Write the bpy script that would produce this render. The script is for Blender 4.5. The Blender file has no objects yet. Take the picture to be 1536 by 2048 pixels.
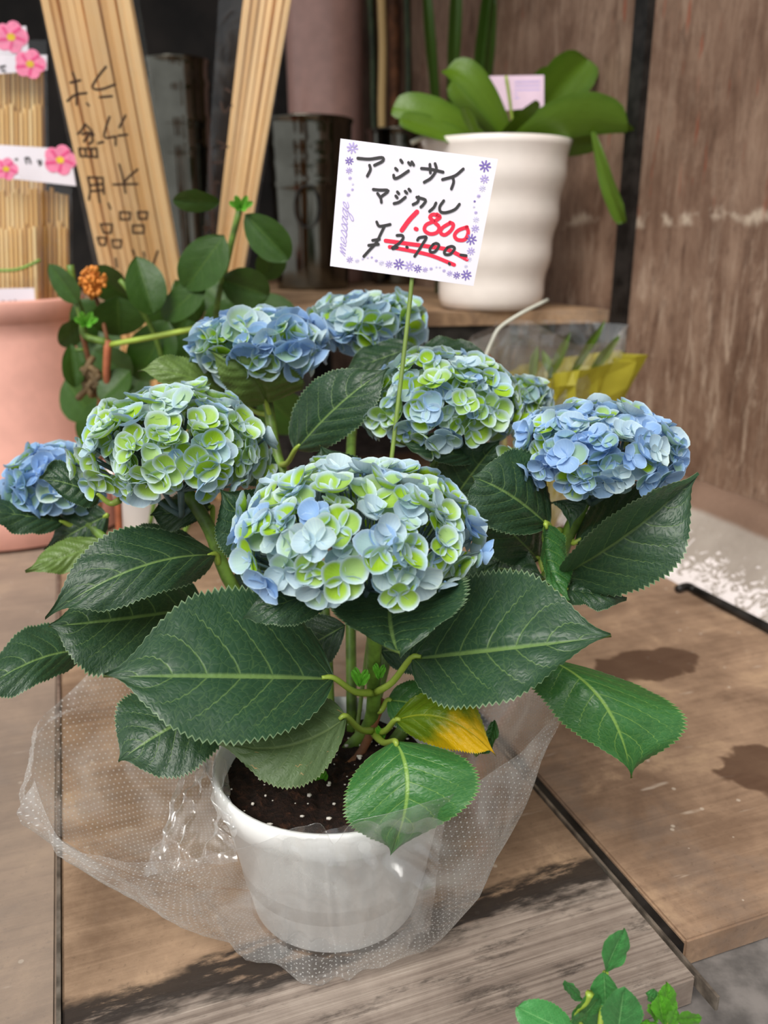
import bpy, bmesh, math, random
from mathutils import Vector, Matrix, noise
random.seed(7)
SC = bpy.context.scene
COL = SC.collection
V = Vector
# ------------------------------------------------------------------ camera, sky, light, exposure
FPX = 1700.0
PITCH = math.radians(18)
CAM = V((0, 0, 0.43))
cd = bpy.data.cameras.new('camera'); cam = bpy.data.objects.new('camera', cd); COL.objects.link(cam)
cam.location = CAM; cam.rotation_euler = (math.radians(90) - PITCH, 0, 0)
cd.sensor_fit = 'VERTICAL'; cd.sensor_height = 36; cd.sensor_width = 27
cd.lens = FPX / 2048 * 36; cd.clip_start = .01
cd.dof.use_dof = True; cd.dof.focus_distance = 0.50; cd.dof.aperture_fstop = 7.0
SC.camera = cam
w = bpy.data.worlds.new('overcast_sky'); SC.world = w; w.use_nodes = True
bg = w.node_tree.nodes['Background']
bg.inputs[0].default_value = (0.93, 0.97, 1.0, 1); bg.inputs[1].default_value = 0.68
sd = bpy.data.lights.new('street_sky_sun_offscreen', 'SUN'); sun = bpy.data.objects.new('street_sky_sun_offscreen', sd); COL.objects.link(sun)
sd.energy = 3.5; sd.angle = math.radians(42); sd.color = (1, .97, .92)
sun.rotation_euler = V((-0.35, -0.75, 1.0)).to_track_quat('Z', 'Y').to_euler()
vs = SC.view_settings
vs.view_transform = 'Standard'; vs.look = 'None'; vs.gamma = 1; vs.use_curve_mapping = False
vs.exposure = 0.1

# ------------------------------------------------------------------ helpers
_c, _s = math.cos(PITCH), math.sin(PITCH)
def ray(px, py):
    a = (px - 768) / FPX; b = -(py - 1024) / FPX
    return V((a, _c + b * _s, -_s + b * _c))
def P(px, py, Y):                      # a point of the place at distance Y from the viewer's feet
    d = ray(px, py); return CAM + d * (Y / d.y)
def G(px, py, z=0):
    d = ray(px, py); return CAM + d * ((z - CAM.z) / d.z)
def onplane(px, py, o, n):
    d = ray(px, py); return CAM + d * ((o - CAM).dot(n) / d.dot(n))
def srgb(r, g, b):
    f = lambda c: (c / 255 / 12.92) if c / 255 <= .04045 else ((c / 255 + .055) / 1.055) ** 2.4
    return (f(r), f(g), f(b), 1)
def mesh_obj(name, verts, faces, mat=None, parent=None, smooth=True, uvs=None, mats=None, midx=None):
    me = bpy.data.meshes.new(name)
    me.from_pydata([tuple(v) for v in verts], [], faces)
    if uvs is not None:
        l = me.uv_layers.new(name='UVMap')
        flat = []
        for lp in me.loops: flat.extend(uvs[lp.vertex_index])
        l.data.foreach_set('uv', flat)
    if smooth: me.polygons.foreach_set('use_smooth', [True] * len(me.polygons))
    for m in (mats or ([mat] if mat else [])): me.materials.append(m)
    if midx: me.polygons.foreach_set('material_index', midx)
    me.update()
    o = bpy.data.objects.new(name, me); COL.objects.link(o)
    if parent: attach(o, parent)
    return o
def attach(o, p):
    o.parent = p
    o.matrix_parent_inverse = world(p).inverted()
def world(o):
    m = Matrix.LocRotScale(o.location, o.rotation_euler, o.scale)
    return (world(o.parent) @ o.matrix_parent_inverse @ m) if o.parent else m
def tag(o, label=None, cat=None, group=None, kind=None):
    if label: o['label'] = label
    if cat: o['category'] = cat
    if group: o['group'] = group
    if kind: o['kind'] = kind
    return o
def thing(name, loc, label, cat, group=None):
    o = bpy.data.objects.new(name, None); COL.objects.link(o); o.location = loc; o.empty_display_size = .02
    return tag(o, label, cat, group)
def smooth_path(pts, n=4):
    if len(pts) < 3: return [V(p) for p in pts]
    pts = [V(p) for p in pts]; q = [pts[0] * 2 - pts[1]] + pts + [pts[-1] * 2 - pts[-2]]; out = []
    for i in range(1, len(q) - 2):
        a, b, c, d = q[i - 1:i + 3]
        for k in range(n):
            t = k / n
            out.append(.5 * ((2 * b) + (c - a) * t + (2 * a - 5 * b + 4 * c - d) * t * t + (3 * b - a - 3 * c + d) * t ** 3))
    out.append(pts[-1]); return out
class MB:
    def __init__(s): s.v = []; s.f = []; s.uv = []
    def add(s, vs_, fs, uv=None):
        o = len(s.v); s.v += [V(v) for v in vs_]; s.f += [tuple(i + o for i in f) for f in fs]
        s.uv += uv if uv else [(0, 0)] * len(vs_)
    def tube(s, pts, r, seg=8, n=4, cap=True):
        raw = len(pts); p = smooth_path(pts, n); m = len(p)
        rr = r if isinstance(r, (list, tuple)) else [r] * raw
        vs_ = []; fs = []; uv = []
        up = None
        for i in range(m):
            t = (p[min(i + 1, m - 1)] - p[max(i - 1, 0)]).normalized()
            if up is None: up = t.orthogonal().normalized()
            up = (up - t * up.dot(t)).normalized(); b = t.cross(up)
            x = i / (m - 1) * (raw - 1); k = min(int(x), raw - 2); R = rr[k] + (rr[k + 1] - rr[k]) * (x - k)
            for j in range(seg):
                a = 2 * math.pi * j / seg
                vs_.append(p[i] + (up * math.cos(a) + b * math.sin(a)) * R); uv.append((i / m, j / seg))
        for i in range(m - 1):
            for j in range(seg):
                k = (j + 1) % seg
                fs.append((i * seg + j, i * seg + k, (i + 1) * seg + k, (i + 1) * seg + j))
        if cap:
            fs.append(tuple(range(seg))[::-1]); fs.append(tuple(range((m - 1) * seg, m * seg)))
        s.add(vs_, fs, uv)
    def box(s, x0, x1, y0, y1, z0, z1):
        s.add([(x, y, z) for z in (z0, z1) for y in (y0, y1) for x in (x0, x1)],
              [(0, 2, 3, 1), (4, 5, 7, 6), (0, 1, 5, 4), (2, 6, 7, 3), (0, 4, 6, 2), (1, 3, 7, 5)])
    def lathe(s, prof, c, seg=64):
        vs_ = []; fs = []; uv = []
        c = V(c); n = len(prof)
        for j in range(seg):
            a = 2 * math.pi * j / seg
            for i, (r, z) in enumerate(prof):
                vs_.append(c + V((r * math.cos(a), r * math.sin(a), z))); uv.append((j / seg, i / n))
        for j in range(seg):
            k = (j + 1) % seg
            for i in range(n - 1): fs.append((j * n + i, k * n + i, k * n + i + 1, j * n + i + 1))
        s.add(vs_, fs, uv)
    def ball(s, c, r, seg=6, sq=(1, 1, 1)):
        vs_ = []; fs = []; rings = seg // 2 + 1
        for i in range(rings + 1):
            t = math.pi * i / rings
            for j in range(seg):
                a = 2 * math.pi * j / seg
                vs_.append(V(c) + V((r * sq[0] * math.sin(t) * math.cos(a), r * sq[1] * math.sin(t) * math.sin(a), r * sq[2] * math.cos(t))))
        for i in range(rings):
            for j in range(seg):
                k = (j + 1) % seg; fs.append((i * seg + j, (i + 1) * seg + j, (i + 1) * seg + k, i * seg + k))
        s.add(vs_, fs)
    def build(s, name, mat, parent=None, smooth=True):
        return mesh_obj(name, s.v, s.f, mat, parent, smooth, s.uv)

# ------------------------------------------------------------------ material kit
class NT:
    def __init__(s, name):
        s.m = bpy.data.materials.new(name); s.m.use_nodes = True
        s.t = s.m.node_tree; s.t.nodes.clear()
        s.out = s.t.nodes.new('ShaderNodeOutputMaterial')
    def n(s, typ, ins=None, **kw):
        nd = s.t.nodes.new(typ)
        for k, v in kw.items(): setattr(nd, k, v)
        for k, v in (ins or {}).items(): s.set(nd.inputs[k], v)
        return nd
    def set(s, sock, v):
        if hasattr(v, 'is_output'): s.t.links.new(v, sock)
        else:
            if isinstance(v, tuple) and len(v) == 3 and sock.type == 'RGBA': v = v + (1,)
            sock.default_value = v
    def math(s, op, a, b=0.0, c=0.0, clamp=False):
        nd = s.n('ShaderNodeMath', {0: a, 1: b, 2: c}, operation=op); nd.use_clamp = clamp; return nd.outputs[0]
    def step(s, x, a, b):
        nd = s.n('ShaderNodeMapRange', {0: x, 1: a, 2: b, 3: 0.0, 4: 1.0}, interpolation_type='SMOOTHSTEP'); return nd.outputs[0]
    def mix(s, f, a, b):
        nd = s.n('ShaderNodeMix', data_type='RGBA'); s.set(nd.inputs[0], f); s.set(nd.inputs[6], a); s.set(nd.inputs[7], b); return nd.outputs[2]
    def coord(s, kind='Object'): return s.n('ShaderNodeTexCoord').outputs[kind]
    def map(s, vec, scale=(1, 1, 1), loc=(0, 0, 0), rot=(0, 0, 0)):
        return s.n('ShaderNodeMapping', {'Vector': vec, 'Scale': scale, 'Location': loc, 'Rotation': rot}).outputs[0]
    def noise(s, vec, scale=5., detail=4., rough=.55, dist=0.):
        return s.n('ShaderNodeTexNoise', {'Vector': vec, 'Scale': scale, 'Detail': detail, 'Roughness': rough, 'Distortion': dist}).outputs[0]
    def voro(s, vec, scale, feature='F1', rand=1.0, out='Distance'):
        return s.n('ShaderNodeTexVoronoi', {'Vector': vec, 'Scale': scale, 'Randomness': rand}, feature=feature).outputs[out]
    def ramp(s, f, stops):
        nd = s.n('ShaderNodeValToRGB', {0: f}); e = nd.color_ramp.elements
        while len(e) < len(stops): e.new(.5)
        for i, (p, c) in enumerate(stops): e[i].position = p; e[i].color = c
        return nd.outputs[0]
    def bump(s, h, strength=.3, dist=.002):
        return s.n('ShaderNodeBump', {'Height': h, 'Strength': strength, 'Distance': dist}).outputs[0]
    def bsdf(s, col, rough=.5, metal=0., spec=.5, normal=None, **kw):
        b = s.n('ShaderNodeBsdfPrincipled', {'Base Color': col, 'Roughness': rough, 'Metallic': metal, 'Specular IOR Level': spec})
        if normal: s.set(b.inputs['Normal'], normal)
        for k, v in kw.items(): s.set(b.inputs[k.replace('_', ' ')], v)
        return b.outputs[0]
    def mixs(s, f, a, b):
        nd = s.n('ShaderNodeMixShader', {0: f, 1: a, 2: b}); return nd.outputs[0]
    def done(s, sh): s.set(s.out.inputs[0], sh); return s.m
    def sep(s, vec):
        return s.n('ShaderNodeSeparateXYZ', {0: vec}).outputs
def plain(name, col, rough=.5, metal=0., var=.12, scale=30., bump=.1, spec=.5):
    t = NT(name); co = t.coord(); nz = t.noise(co, scale, 4)
    d = tuple(c * (1 - var * 2) for c in col[:3]) + (1,); l = tuple(min(1, c * (1 + var)) for c in col[:3]) + (1,)
    return t.done(t.bsdf(t.mix(t.step(nz, .3, .7), d, l), rough, metal, spec, t.bump(nz, bump, .001)))

def leaf_material(name, top, vein, under, edge, rough=.38, tipcol=None, veinN=7.0, trans=.12, sheen=True, brown=False):
    t = NT(name)
    uv = t.n('ShaderNodeUVMap', uv_map='UVMap').outputs[0]
    x, y, _ = t.sep(uv)
    a = t.math('ABSOLUTE', y)
    ph = t.math('MULTIPLY', t.math('SUBTRACT', x, t.math('MULTIPLY', t.math('POWER', a, 1.25), .27)), veinN)
    tri = t.math('PINGPONG', ph, .5)                       # 0 on a side vein
    wid = t.math('MULTIPLY_ADD', a, -.035, .06)
    sv = t.math('SUBTRACT', 1.0, t.step(tri, 0.0, wid))
    sv = t.math('MULTIPLY', sv, t.math('SUBTRACT', 1.0, t.step(a, .55, .95)))
    mid = t.math('SUBTRACT', 1.0, t.step(a, .012, .045))
    mid = t.math('MULTIPLY', mid, t.math('SUBTRACT', 1.0, t.math('MULTIPLY', x, .35)))
    vm = t.math('MAXIMUM', mid, t.math('MULTIPLY', sv, .5))
    uvs = t.map(uv, (2.0, 1.0, 1))
    cell = t.voro(t.map(uv, (2.6, 1.15, 1)), 9., 'DISTANCE_TO_EDGE'); fine = t.math('SUBTRACT', 1.0, t.step(cell, .0, .06))
    big = t.noise(uvs, 2.5, 3)
    oi = t.n('ShaderNodeObjectInfo').outputs['Random']
    dark = tuple(c * .62 for c in top[:3]) + (1,); lite = tuple(min(1, c * 1.35) for c in top[:3]) + (1,)
    col = t.mix(t.math('MULTIPLY_ADD', oi, .35, t.math('MULTIPLY', big, .65)), dark, lite)
    if tipcol: col = t.mix(t.step(t.math('MULTIPLY_ADD', big, .45, t.math('MULTIPLY_ADD', y, .3, x)), .58, 1.0), col, tipcol)
    if brown:
        bm_ = t.noise(t.map(uv, (3, 5, 1), (2.3, .4, 0)), 1.6, 3)
        col = t.mix(t.step(bm_, .66, .70), col, srgb(176, 142, 96))
    col = t.mix(t.math('MULTIPLY', fine, .13), col, vein)
    col = t.mix(t.math('MULTIPLY', vm, .85), col, vein)
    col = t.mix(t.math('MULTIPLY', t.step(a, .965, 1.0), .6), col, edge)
    back = t.n('ShaderNodeNewGeometry').outputs['Backfacing']
    ucol = t.mix(t.math('MAXIMUM', t.math('MULTIPLY', vm, .8), t.math('MULTIPLY', fine, .4)), under, tuple(min(1, c * 1.6) for c in under[:3]) + (1,))
    col = t.mix(back, col, ucol)
    h = t.math('ADD', t.math('MULTIPLY', t.step(cell, 0, .35), .5), t.math('MULTIPLY', vm, -1.0))
    nrm = t.bump(h, .3, .0010)
    speck = t.math('GREATER_THAN', t.noise(uvs, 90., 1), .76)
    col = t.mix(t.math('MULTIPLY', speck, .35), col, srgb(190, 200, 190))
    b = t.bsdf(col, rough, 0, .45, nrm)
    tr = t.n('ShaderNodeBsdfTranslucent', {'Color': t.mix(.5, col, vein)}).outputs[0]
    return t.done(t.mixs(trans, b, tr))
M = {}
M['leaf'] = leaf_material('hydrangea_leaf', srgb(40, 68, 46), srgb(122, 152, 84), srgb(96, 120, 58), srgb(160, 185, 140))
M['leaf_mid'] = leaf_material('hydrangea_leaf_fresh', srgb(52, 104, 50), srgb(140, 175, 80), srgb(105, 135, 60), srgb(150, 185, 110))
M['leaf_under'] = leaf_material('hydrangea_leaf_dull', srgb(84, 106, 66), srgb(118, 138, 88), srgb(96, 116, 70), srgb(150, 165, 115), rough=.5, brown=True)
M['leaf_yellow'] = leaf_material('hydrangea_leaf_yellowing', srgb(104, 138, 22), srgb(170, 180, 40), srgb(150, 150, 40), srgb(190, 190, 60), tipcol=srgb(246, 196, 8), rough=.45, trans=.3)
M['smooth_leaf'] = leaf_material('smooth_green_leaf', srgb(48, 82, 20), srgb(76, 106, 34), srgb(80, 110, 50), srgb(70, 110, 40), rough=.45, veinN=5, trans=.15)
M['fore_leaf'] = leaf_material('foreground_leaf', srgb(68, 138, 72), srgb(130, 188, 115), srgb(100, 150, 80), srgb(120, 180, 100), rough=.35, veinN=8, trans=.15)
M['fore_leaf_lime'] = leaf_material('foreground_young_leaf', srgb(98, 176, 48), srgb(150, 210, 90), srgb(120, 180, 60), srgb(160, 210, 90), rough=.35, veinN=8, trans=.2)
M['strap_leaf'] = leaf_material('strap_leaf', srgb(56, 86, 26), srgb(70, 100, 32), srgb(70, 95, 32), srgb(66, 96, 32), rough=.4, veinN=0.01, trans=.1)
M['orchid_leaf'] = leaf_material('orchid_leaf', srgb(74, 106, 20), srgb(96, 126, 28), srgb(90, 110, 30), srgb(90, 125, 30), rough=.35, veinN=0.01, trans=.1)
M['stem'] = plain('green_stem', srgb(104, 136, 52), .45, var=.3, scale=60)
M['petiole'] = plain('pale_petiole', srgb(158, 182, 70), .4, var=.12)
M['stem_dark'] = plain('dark_stem', srgb(56, 72, 40), .5, var=.3)
M['stem_brown'] = plain('woody_stem', srgb(132, 84, 52), .7, var=.3)
M['stem_red'] = plain('reddish_stem', srgb(170, 96, 62), .6, var=.2)
M['white_plastic'] = plain('white_plastic', srgb(236, 236, 234), .35, var=.015, bump=.01)
M['white_pot'] = plain('white_glazed_pot', srgb(238, 228, 220), .22, var=.02, bump=.01)
M['pink_pot'] = plain('pink_terracotta', srgb(236, 176, 160), .6, var=.04, bump=.03)
M['pink_vase'] = plain('dusty_pink_vase', srgb(222, 176, 164), .35, var=.05, bump=.02)
M['paper'] = plain('white_card', srgb(228, 222, 230), .55, var=.015, scale=12, bump=.03)
M['black_ink'] = plain('black_marker', srgb(38, 34, 36), .5, var=.05)
M['brown_ink'] = plain('brown_black_marker', srgb(62, 40, 26), .6, var=.05)
M['red_ink'] = plain('red_marker', srgb(238, 20, 62), .5, var=.05)
for i, c in enumerate([(206, 200, 228), (176, 160, 214), (120, 98, 176)]): M['purple%d' % i] = plain('purple_print', srgb(*c), .55, var=.02)
M['pink_print'] = plain('pink_flower_print', srgb(224, 70, 130), .5, var=.06, scale=150)
M['rose_print'] = plain('pale_pink_flower_print', srgb(236, 130, 166), .5, var=.06, scale=150)
M['yellow_print'] = plain('yellow_print', srgb(226, 190, 40), .5)
def bamboo_mat():
    t = NT('bamboo_stick'); oi = t.n('ShaderNodeObjectInfo').outputs['Random']; nz = t.noise(t.map(t.coord(), (6, 6, 1)), 3., 3)
    c = t.ramp(oi, [(0., srgb(186, 138, 74)), (.3, srgb(226, 182, 110)), (.65, srgb(242, 204, 136)), (1., srgb(250, 226, 170))])
    return t.done(t.bsdf(t.mix(t.math('MULTIPLY', nz, .4), c, srgb(190, 146, 84)), .5, 0, .4))
M['bamboo'] = bamboo_mat()
M['black_metal'] = plain('black_steel', srgb(40, 37, 35), .45, .3, var=.4, scale=40, bump=.3)
M['edge_metal'] = plain('worn_steel_edge', srgb(150, 140, 128), .4, .7, var=.3, scale=60, bump=.2)
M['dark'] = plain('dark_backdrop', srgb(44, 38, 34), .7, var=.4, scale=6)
M['orange'] = plain('orange_buds', srgb(228, 142, 54), .6, var=.15, scale=80)
M['perlite'] = plain('perlite', srgb(226, 218, 208), .8, var=.1)
M['white_ribbon'] = plain('pale_root', srgb(205, 205, 190), .5)
M['pink_tag'] = plain('pink_plant_label', srgb(226, 196, 214), .5, var=.03)

def wood_stick_mat():
    t = NT('pine_stick'); co = t.coord(); oi = t.n('ShaderNodeObjectInfo').outputs['Random']
    g = t.noise(t.map(co, (60, 60, 3)), 3., 4, .6, .6)
    c1 = t.mix(g, srgb(206, 148, 86), srgb(240, 192, 128)); c2 = t.mix(g, srgb(240, 194, 132), srgb(252, 222, 172))
    return t.done(t.bsdf(t.mix(oi, c1, c2), .55, 0, .4, t.bump(g, .1, .001)))
M['pine'] = wood_stick_mat()
def soil_mat():
    t = NT('potting_soil'); co = t.coord(); n1 = t.noise(co, 160., 5, .7); n2 = t.noise(co, 45., 3)
    return t.done(t.bsdf(t.ramp(n1, [(.3, srgb(18, 12, 10)), (.55, srgb(48, 30, 22)), (.8, srgb(110, 70, 48))]), .85, 0, .3, t.bump(t.math('ADD', n1, n2), 1., .006)))
M['soil'] = soil_mat()
def petal_mat():
    t = NT('hydrangea_sepal')
    uv = t.n('ShaderNodeUVMap', uv_map='UVMap').outputs[0]; r, l, _ = t.sep(uv)
    at = t.n('ShaderNodeVertexColor', layer_name='tint'); g, bl, rnd = t.n('ShaderNodeSeparateColor', {0: at.outputs[0]}).outputs
    co = t.coord(); nz = t.noise(co, 190., 3)
    blue = t.mix(bl, srgb(204, 222, 214), srgb(122, 168, 226))
    blue = t.mix(t.math('MULTIPLY', nz, .45), blue, srgb(190, 212, 236))
    fan = t.math('ARCTAN2', l, t.math('ADD', r, 1.5))
    veins = t.math('PINGPONG', t.math('MULTIPLY', fan, 7.0), .5)
    streak = t.math('MULTIPLY', t.math('SUBTRACT', 1., t.step(veins, 0., .10)), .22)
    blue = t.mix(streak, blue, srgb(110, 150, 200))
    rho = t.math('SQRT', t.math('ADD', t.math('MULTIPLY', r, r), t.math('MULTIPLY', l, l)))
    d = t.math('ADD', rho, t.math('MULTIPLY', t.math('SUBTRACT', nz, .5), .6))
    mask = t.math('MULTIPLY', t.math('SUBTRACT', 1., t.step(d, .66, .94)), g)
    base = t.math('SUBTRACT', 1., t.step(r, -.85, -.45))
    green = t.mix(nz, srgb(130, 182, 10), srgb(176, 206, 56))
    green = t.mix(streak, green, srgb(196, 218, 110))
    col = t.mix(mask, blue, green)
    col = t.mix(t.math('MULTIPLY', base, .6), col, t.mix(bl, srgb(176, 204, 210), srgb(120, 160, 214)))
    rim = t.step(rho, .86, 1.)
    col = t.mix(t.math('MULTIPLY', rim, .6), col, t.mix(bl, srgb(220, 236, 222), srgb(190, 216, 242)))
    b = t.bsdf(col, .5, 0, .3)
    tr = t.n('ShaderNodeBsdfTranslucent', {'Color': col}).outputs[0]
    return t.done(t.mixs(.25, b, tr))
M['petal'] = petal_mat()
M['bead'] = plain('floret_centre', srgb(128, 164, 206), .5, var=.1, scale=200)
M['pedicel'] = plain('flower_stalk', srgb(96, 118, 120), .6, var=.2)
def film_mat(name, dots=True, haze=.10, gloss=.10, tint=(1, 1, 1, 1)):
    t = NT(name)
    uv = t.n('ShaderNodeUVMap', uv_map='UVMap').outputs[0]
    co = t.coord()
    nz = t.noise(co, 22., 3, .5, 1.0)
    nrm = t.bump(nz, .35, .006)
    tr = t.n('ShaderNodeBsdfTransparent', {'Color': tint}).outputs[0]
    gl = t.n('ShaderNodeBsdfGlossy', {'Color': (1, 1, 1, 1), 'Roughness': .2, 'Normal': nrm}).outputs[0]
    df = t.n('ShaderNodeBsdfTranslucent', {'Color': srgb(235, 235, 232)}).outputs[0]
    df2 = t.n('ShaderNodeBsdfDiffuse', {'Color': srgb(240, 240, 238)}).outputs[0]
    whit = t.mixs(.5, df, df2)
    lw = t.n('ShaderNodeLayerWeight', {'Blend': .35}).outputs['Facing']
    hz = t.math('MULTIPLY_ADD', t.math('POWER', lw, 2.5), .35, t.math('MULTIPLY', t.step(nz, .35, .8), haze * 2))
    sh = t.mixs(t.math('MULTIPLY_ADD', t.math('POWER', lw, 2.), .25, gloss), tr, gl)
    sh = t.mixs(hz, sh, whit)
    if dots:
        x, y, _ = t.sep(uv)
        fx = t.math('SUBTRACT', t.math('FRACT', x), .5)
        odd = t.math('MULTIPLY', t.math('FLOORED_MODULO', t.math('FLOOR', x), 2.), .5)
        fy = t.math('SUBTRACT', t.math('FRACT', t.math('ADD', y, odd)), .5)
        d = t.math('SQRT', t.math('ADD', t.math('MULTIPLY', fx, fx), t.math('MULTIPLY', fy, fy)))
        dot = t.math('SUBTRACT', 1., t.step(d, .10, .17))
        ox = t.sep(co)[0]
        clear = t.math('MULTIPLY', t.math('MULTIPLY', t.step(ox, -.115, -.085), t.math('SUBTRACT', 1., t.step(ox, .02, .05))), t.step(t.sep(co)[2], .02, .05))
        dot = t.math('MULTIPLY', dot, t.math('MULTIPLY_ADD', clear, -.7, .75))
        sh = t.mixs(dot, sh, whit)
    return t.done(sh)
M['film'] = film_mat('dotted_cellophane', True, .17, .10)
M['clear_film'] = film_mat('clear_plastic_film', False, .03, .05)
M['crinkle_film'] = film_mat('crinkled_cellophane', False, .08, .13)
def board_mat(name, front=False, wet=(), base=((132, 104, 82), (168, 140, 114)), grey=.0):
    t = NT(name); co = t.coord(); x, y, z = t.sep(co)
    grain = t.noise(t.map(co, (3, 60, 8)), 2.2, 6, .65, .8)
    cloud = t.noise(co, 11., 6, .68, .4)
    big = t.noise(co, 3.2, 3, .6)
    fine = t.noise(co, 190., 4, .75)
    f = t.math('ADD', t.math('MULTIPLY', grain, .22), t.math('ADD', t.math('MULTIPLY', cloud, .5), t.math('MULTIPLY', big, .3)))
    col = t.mix(t.step(f, .36, .66), srgb(*[int(c * .84) for c in base[0]]), srgb(*base[1]))
    col = t.mix(t.math('MULTIPLY', t.step(cloud, .55, .68), .45), col, srgb(186, 156, 124))
    col = t.mix(t.math('MULTIPLY', t.step(t.noise(t.map(co, (1, 1, 1), (5, 2, 1)), 7., 5, .7), .54, .66), .4), col, srgb(118, 104, 94))
    col = t.mix(t.math('MULTIPLY', t.step(fine, .56, .72), .4), col, srgb(78, 62, 50))
    scr = t.noise(t.map(co, (14, 90, 8), (3, 1, 0)), 1.2, 3)
    col = t.mix(t.math('MULTIPLY', t.step(scr, .66, .74), .45), col, srgb(205, 190, 172))
    spk = t.math('LESS_THAN', t.voro(co, 42.), .07)
    col = t.mix(t.math('MULTIPLY', spk, .5), col, srgb(210, 196, 178))
    rough = .55
    h = t.math('ADD', t.math('MULTIPLY', grain, .4), t.math('MULTIPLY', fine, .25))
    if front:
        wob = t.math('MULTIPLY', t.math('SUBTRACT', t.noise(t.map(co, (9, 22, 1)), 1.3, 5, .65), .5), .07)
        yy = t.math('ADD', y, wob)
        wthr = t.math('SUBTRACT', 1., t.step(yy, .400, .420))
        g2 = t.noise(t.map(co, (2.2, 150, 8)), 1.7, 6, .7, .5)
        wc = t.ramp(t.math('MULTIPLY_ADD', cloud, .4, t.math('MULTIPLY', g2, .65)), [(.3, srgb(70, 60, 54)), (.46, srgb(122, 108, 98)), (.62, srgb(158, 144, 132)), (.8, srgb(200, 188, 176))])
        col = t.mix(wthr, col, wc)
        blk = t.math('MULTIPLY', t.math('SUBTRACT', 1., t.step(t.math('ABSOLUTE', t.math('SUBTRACT', yy, .414)), .008, .022)), t.step(t.noise(t.map(co, (7, 30, 1)), 1.8, 6, .75), .36, .50))
        grime = t.math('MULTIPLY', wthr, t.step(t.noise(t.map(co, (10, 34, 1), (1, 6, 0)), 1.5, 6, .75), .52, .68))
        col = t.mix(t.math('MULTIPLY', grime, .75), col, srgb(52, 45, 41))
        col = t.mix(t.math('MULTIPLY', blk, .93), col, srgb(34, 29, 27))
        h = t.math('ADD', h, t.math('MULTIPLY', t.math('MULTIPLY', g2, wthr), 1.5))
    for (cx, cy, rx, ry) in wet:
        dx = t.math('DIVIDE', t.math('SUBTRACT', x, cx), rx); dy = t.math('DIVIDE', t.math('SUBTRACT', y, cy), ry)
        d = t.math('SQRT', t.math('ADD', t.math('MULTIPLY', dx, dx), t.math('MULTIPLY', dy, dy)))
        d = t.math('ADD', d, t.math('MULTIPLY', t.math('SUBTRACT', t.noise(co, 26., 3), .5), 1.1))
        mk = t.math('SUBTRACT', 1., t.step(d, .85, 1.0))
        col = t.mix(t.math('MULTIPLY', mk, .82), col, srgb(74, 50, 36))
    if grey: col = t.mix(grey, col, srgb(140, 130, 122))
    return t.done(t.bsdf(col, rough, 0, .35, t.bump(h, .35, .0015)))
def wall_mat():
    t = NT('stained_brown_wall'); co = t.coord(); x, y, z = t.sep(co)
    st = t.noise(t.map(co, (22, 22, 4.5)), 1.6, 7, .72, .7)
    cl = t.noise(co, 7., 6, .65, .5)
    col = t.ramp(t.math('MULTIPLY_ADD', st, .5, t.math('MULTIPLY', cl, .52)), [(.34, srgb(84, 60, 46)), (.48, srgb(116, 90, 74)), (.6, srgb(142, 116, 98)), (.78, srgb(176, 152, 132))])
    low = t.math('SUBTRACT', 1., t.step(z, .25, .55))
    stv = t.noise(t.map(co, (48, 48, 8)), 1.3, 6, .75, .6)
    col = t.mix(t.math('MULTIPLY', t.math('MULTIPLY', t.math('MULTIPLY_ADD', low, .75, .25), t.step(stv, .50, .66)), .62), col, srgb(188, 166, 146))
    col = t.mix(t.math('MULTIPLY', t.step(t.noise(t.map(co, (60, 60, 16), (2, 3, 1)), 1.2, 6, .75), .52, .68), .5), col, srgb(70, 50, 40))
    zz = t.math('ADD', z, t.math('MULTIPLY', t.math('SUBTRACT', t.noise(t.map(co, (12, 12, 4)), 1.5, 6, .7), .5), .05))
    line = t.math('SUBTRACT', 1., t.step(t.math('ABSOLUTE', t.math('SUBTRACT', zz, .455)), .001, .012))
    col = t.mix(t.math('MULTIPLY', t.math('MULTIPLY', line, .7), t.step(t.noise(co, 26., 4), .46, .62)), col, srgb(205, 188, 168))
    red = t.math('MULTIPLY', t.step(t.noise(t.map(co, (50, 50, 7), (4, 2, 0)), 1.3, 4), .62, .7), t.step(z, .4, .5))
    col = t.mix(t.math('MULTIPLY', red, .55), col, srgb(140, 62, 36))
    return t.done(t.bsdf(col, .6, 0, .3, t.bump(st, .3, .003)))
M['wall'] = wall_mat()
def curb_mat():
    t = NT('peeling_concrete_curb'); co = t.coord(); x, y, z = t.sep(co)
    cl = t.noise(co, 12., 5); fl = t.noise(co, 48., 5, .7, 1.8)
    col = t.mix(cl, srgb(126, 114, 104), srgb(176, 166, 156))
    amt = t.math('ADD', fl, t.math('MULTIPLY', t.math('SUBTRACT', .026, z), 5.0))
    col = t.mix(t.step(amt, .5, .56), col, srgb(222, 212, 210))
    col = t.mix(t.step(z, .068, .076), col, t.mix(cl, srgb(96, 74, 60), srgb(140, 114, 98)))
    return t.done(t.bsdf(col, .8, 0, .2, t.bump(amt, .5, .004)))
M['curb'] = curb_mat()
def tin_mat():
    t = NT('galvanised_tin'); co = t.coord(); n = t.noise(co, 14., 4)
    return t.done(t.bsdf(t.mix(n, srgb(70, 67, 60), srgb(130, 128, 118)), t.math('MULTIPLY_ADD', n, .06, .08), 1.0, .5))
M['tin'] = tin_mat()
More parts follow.
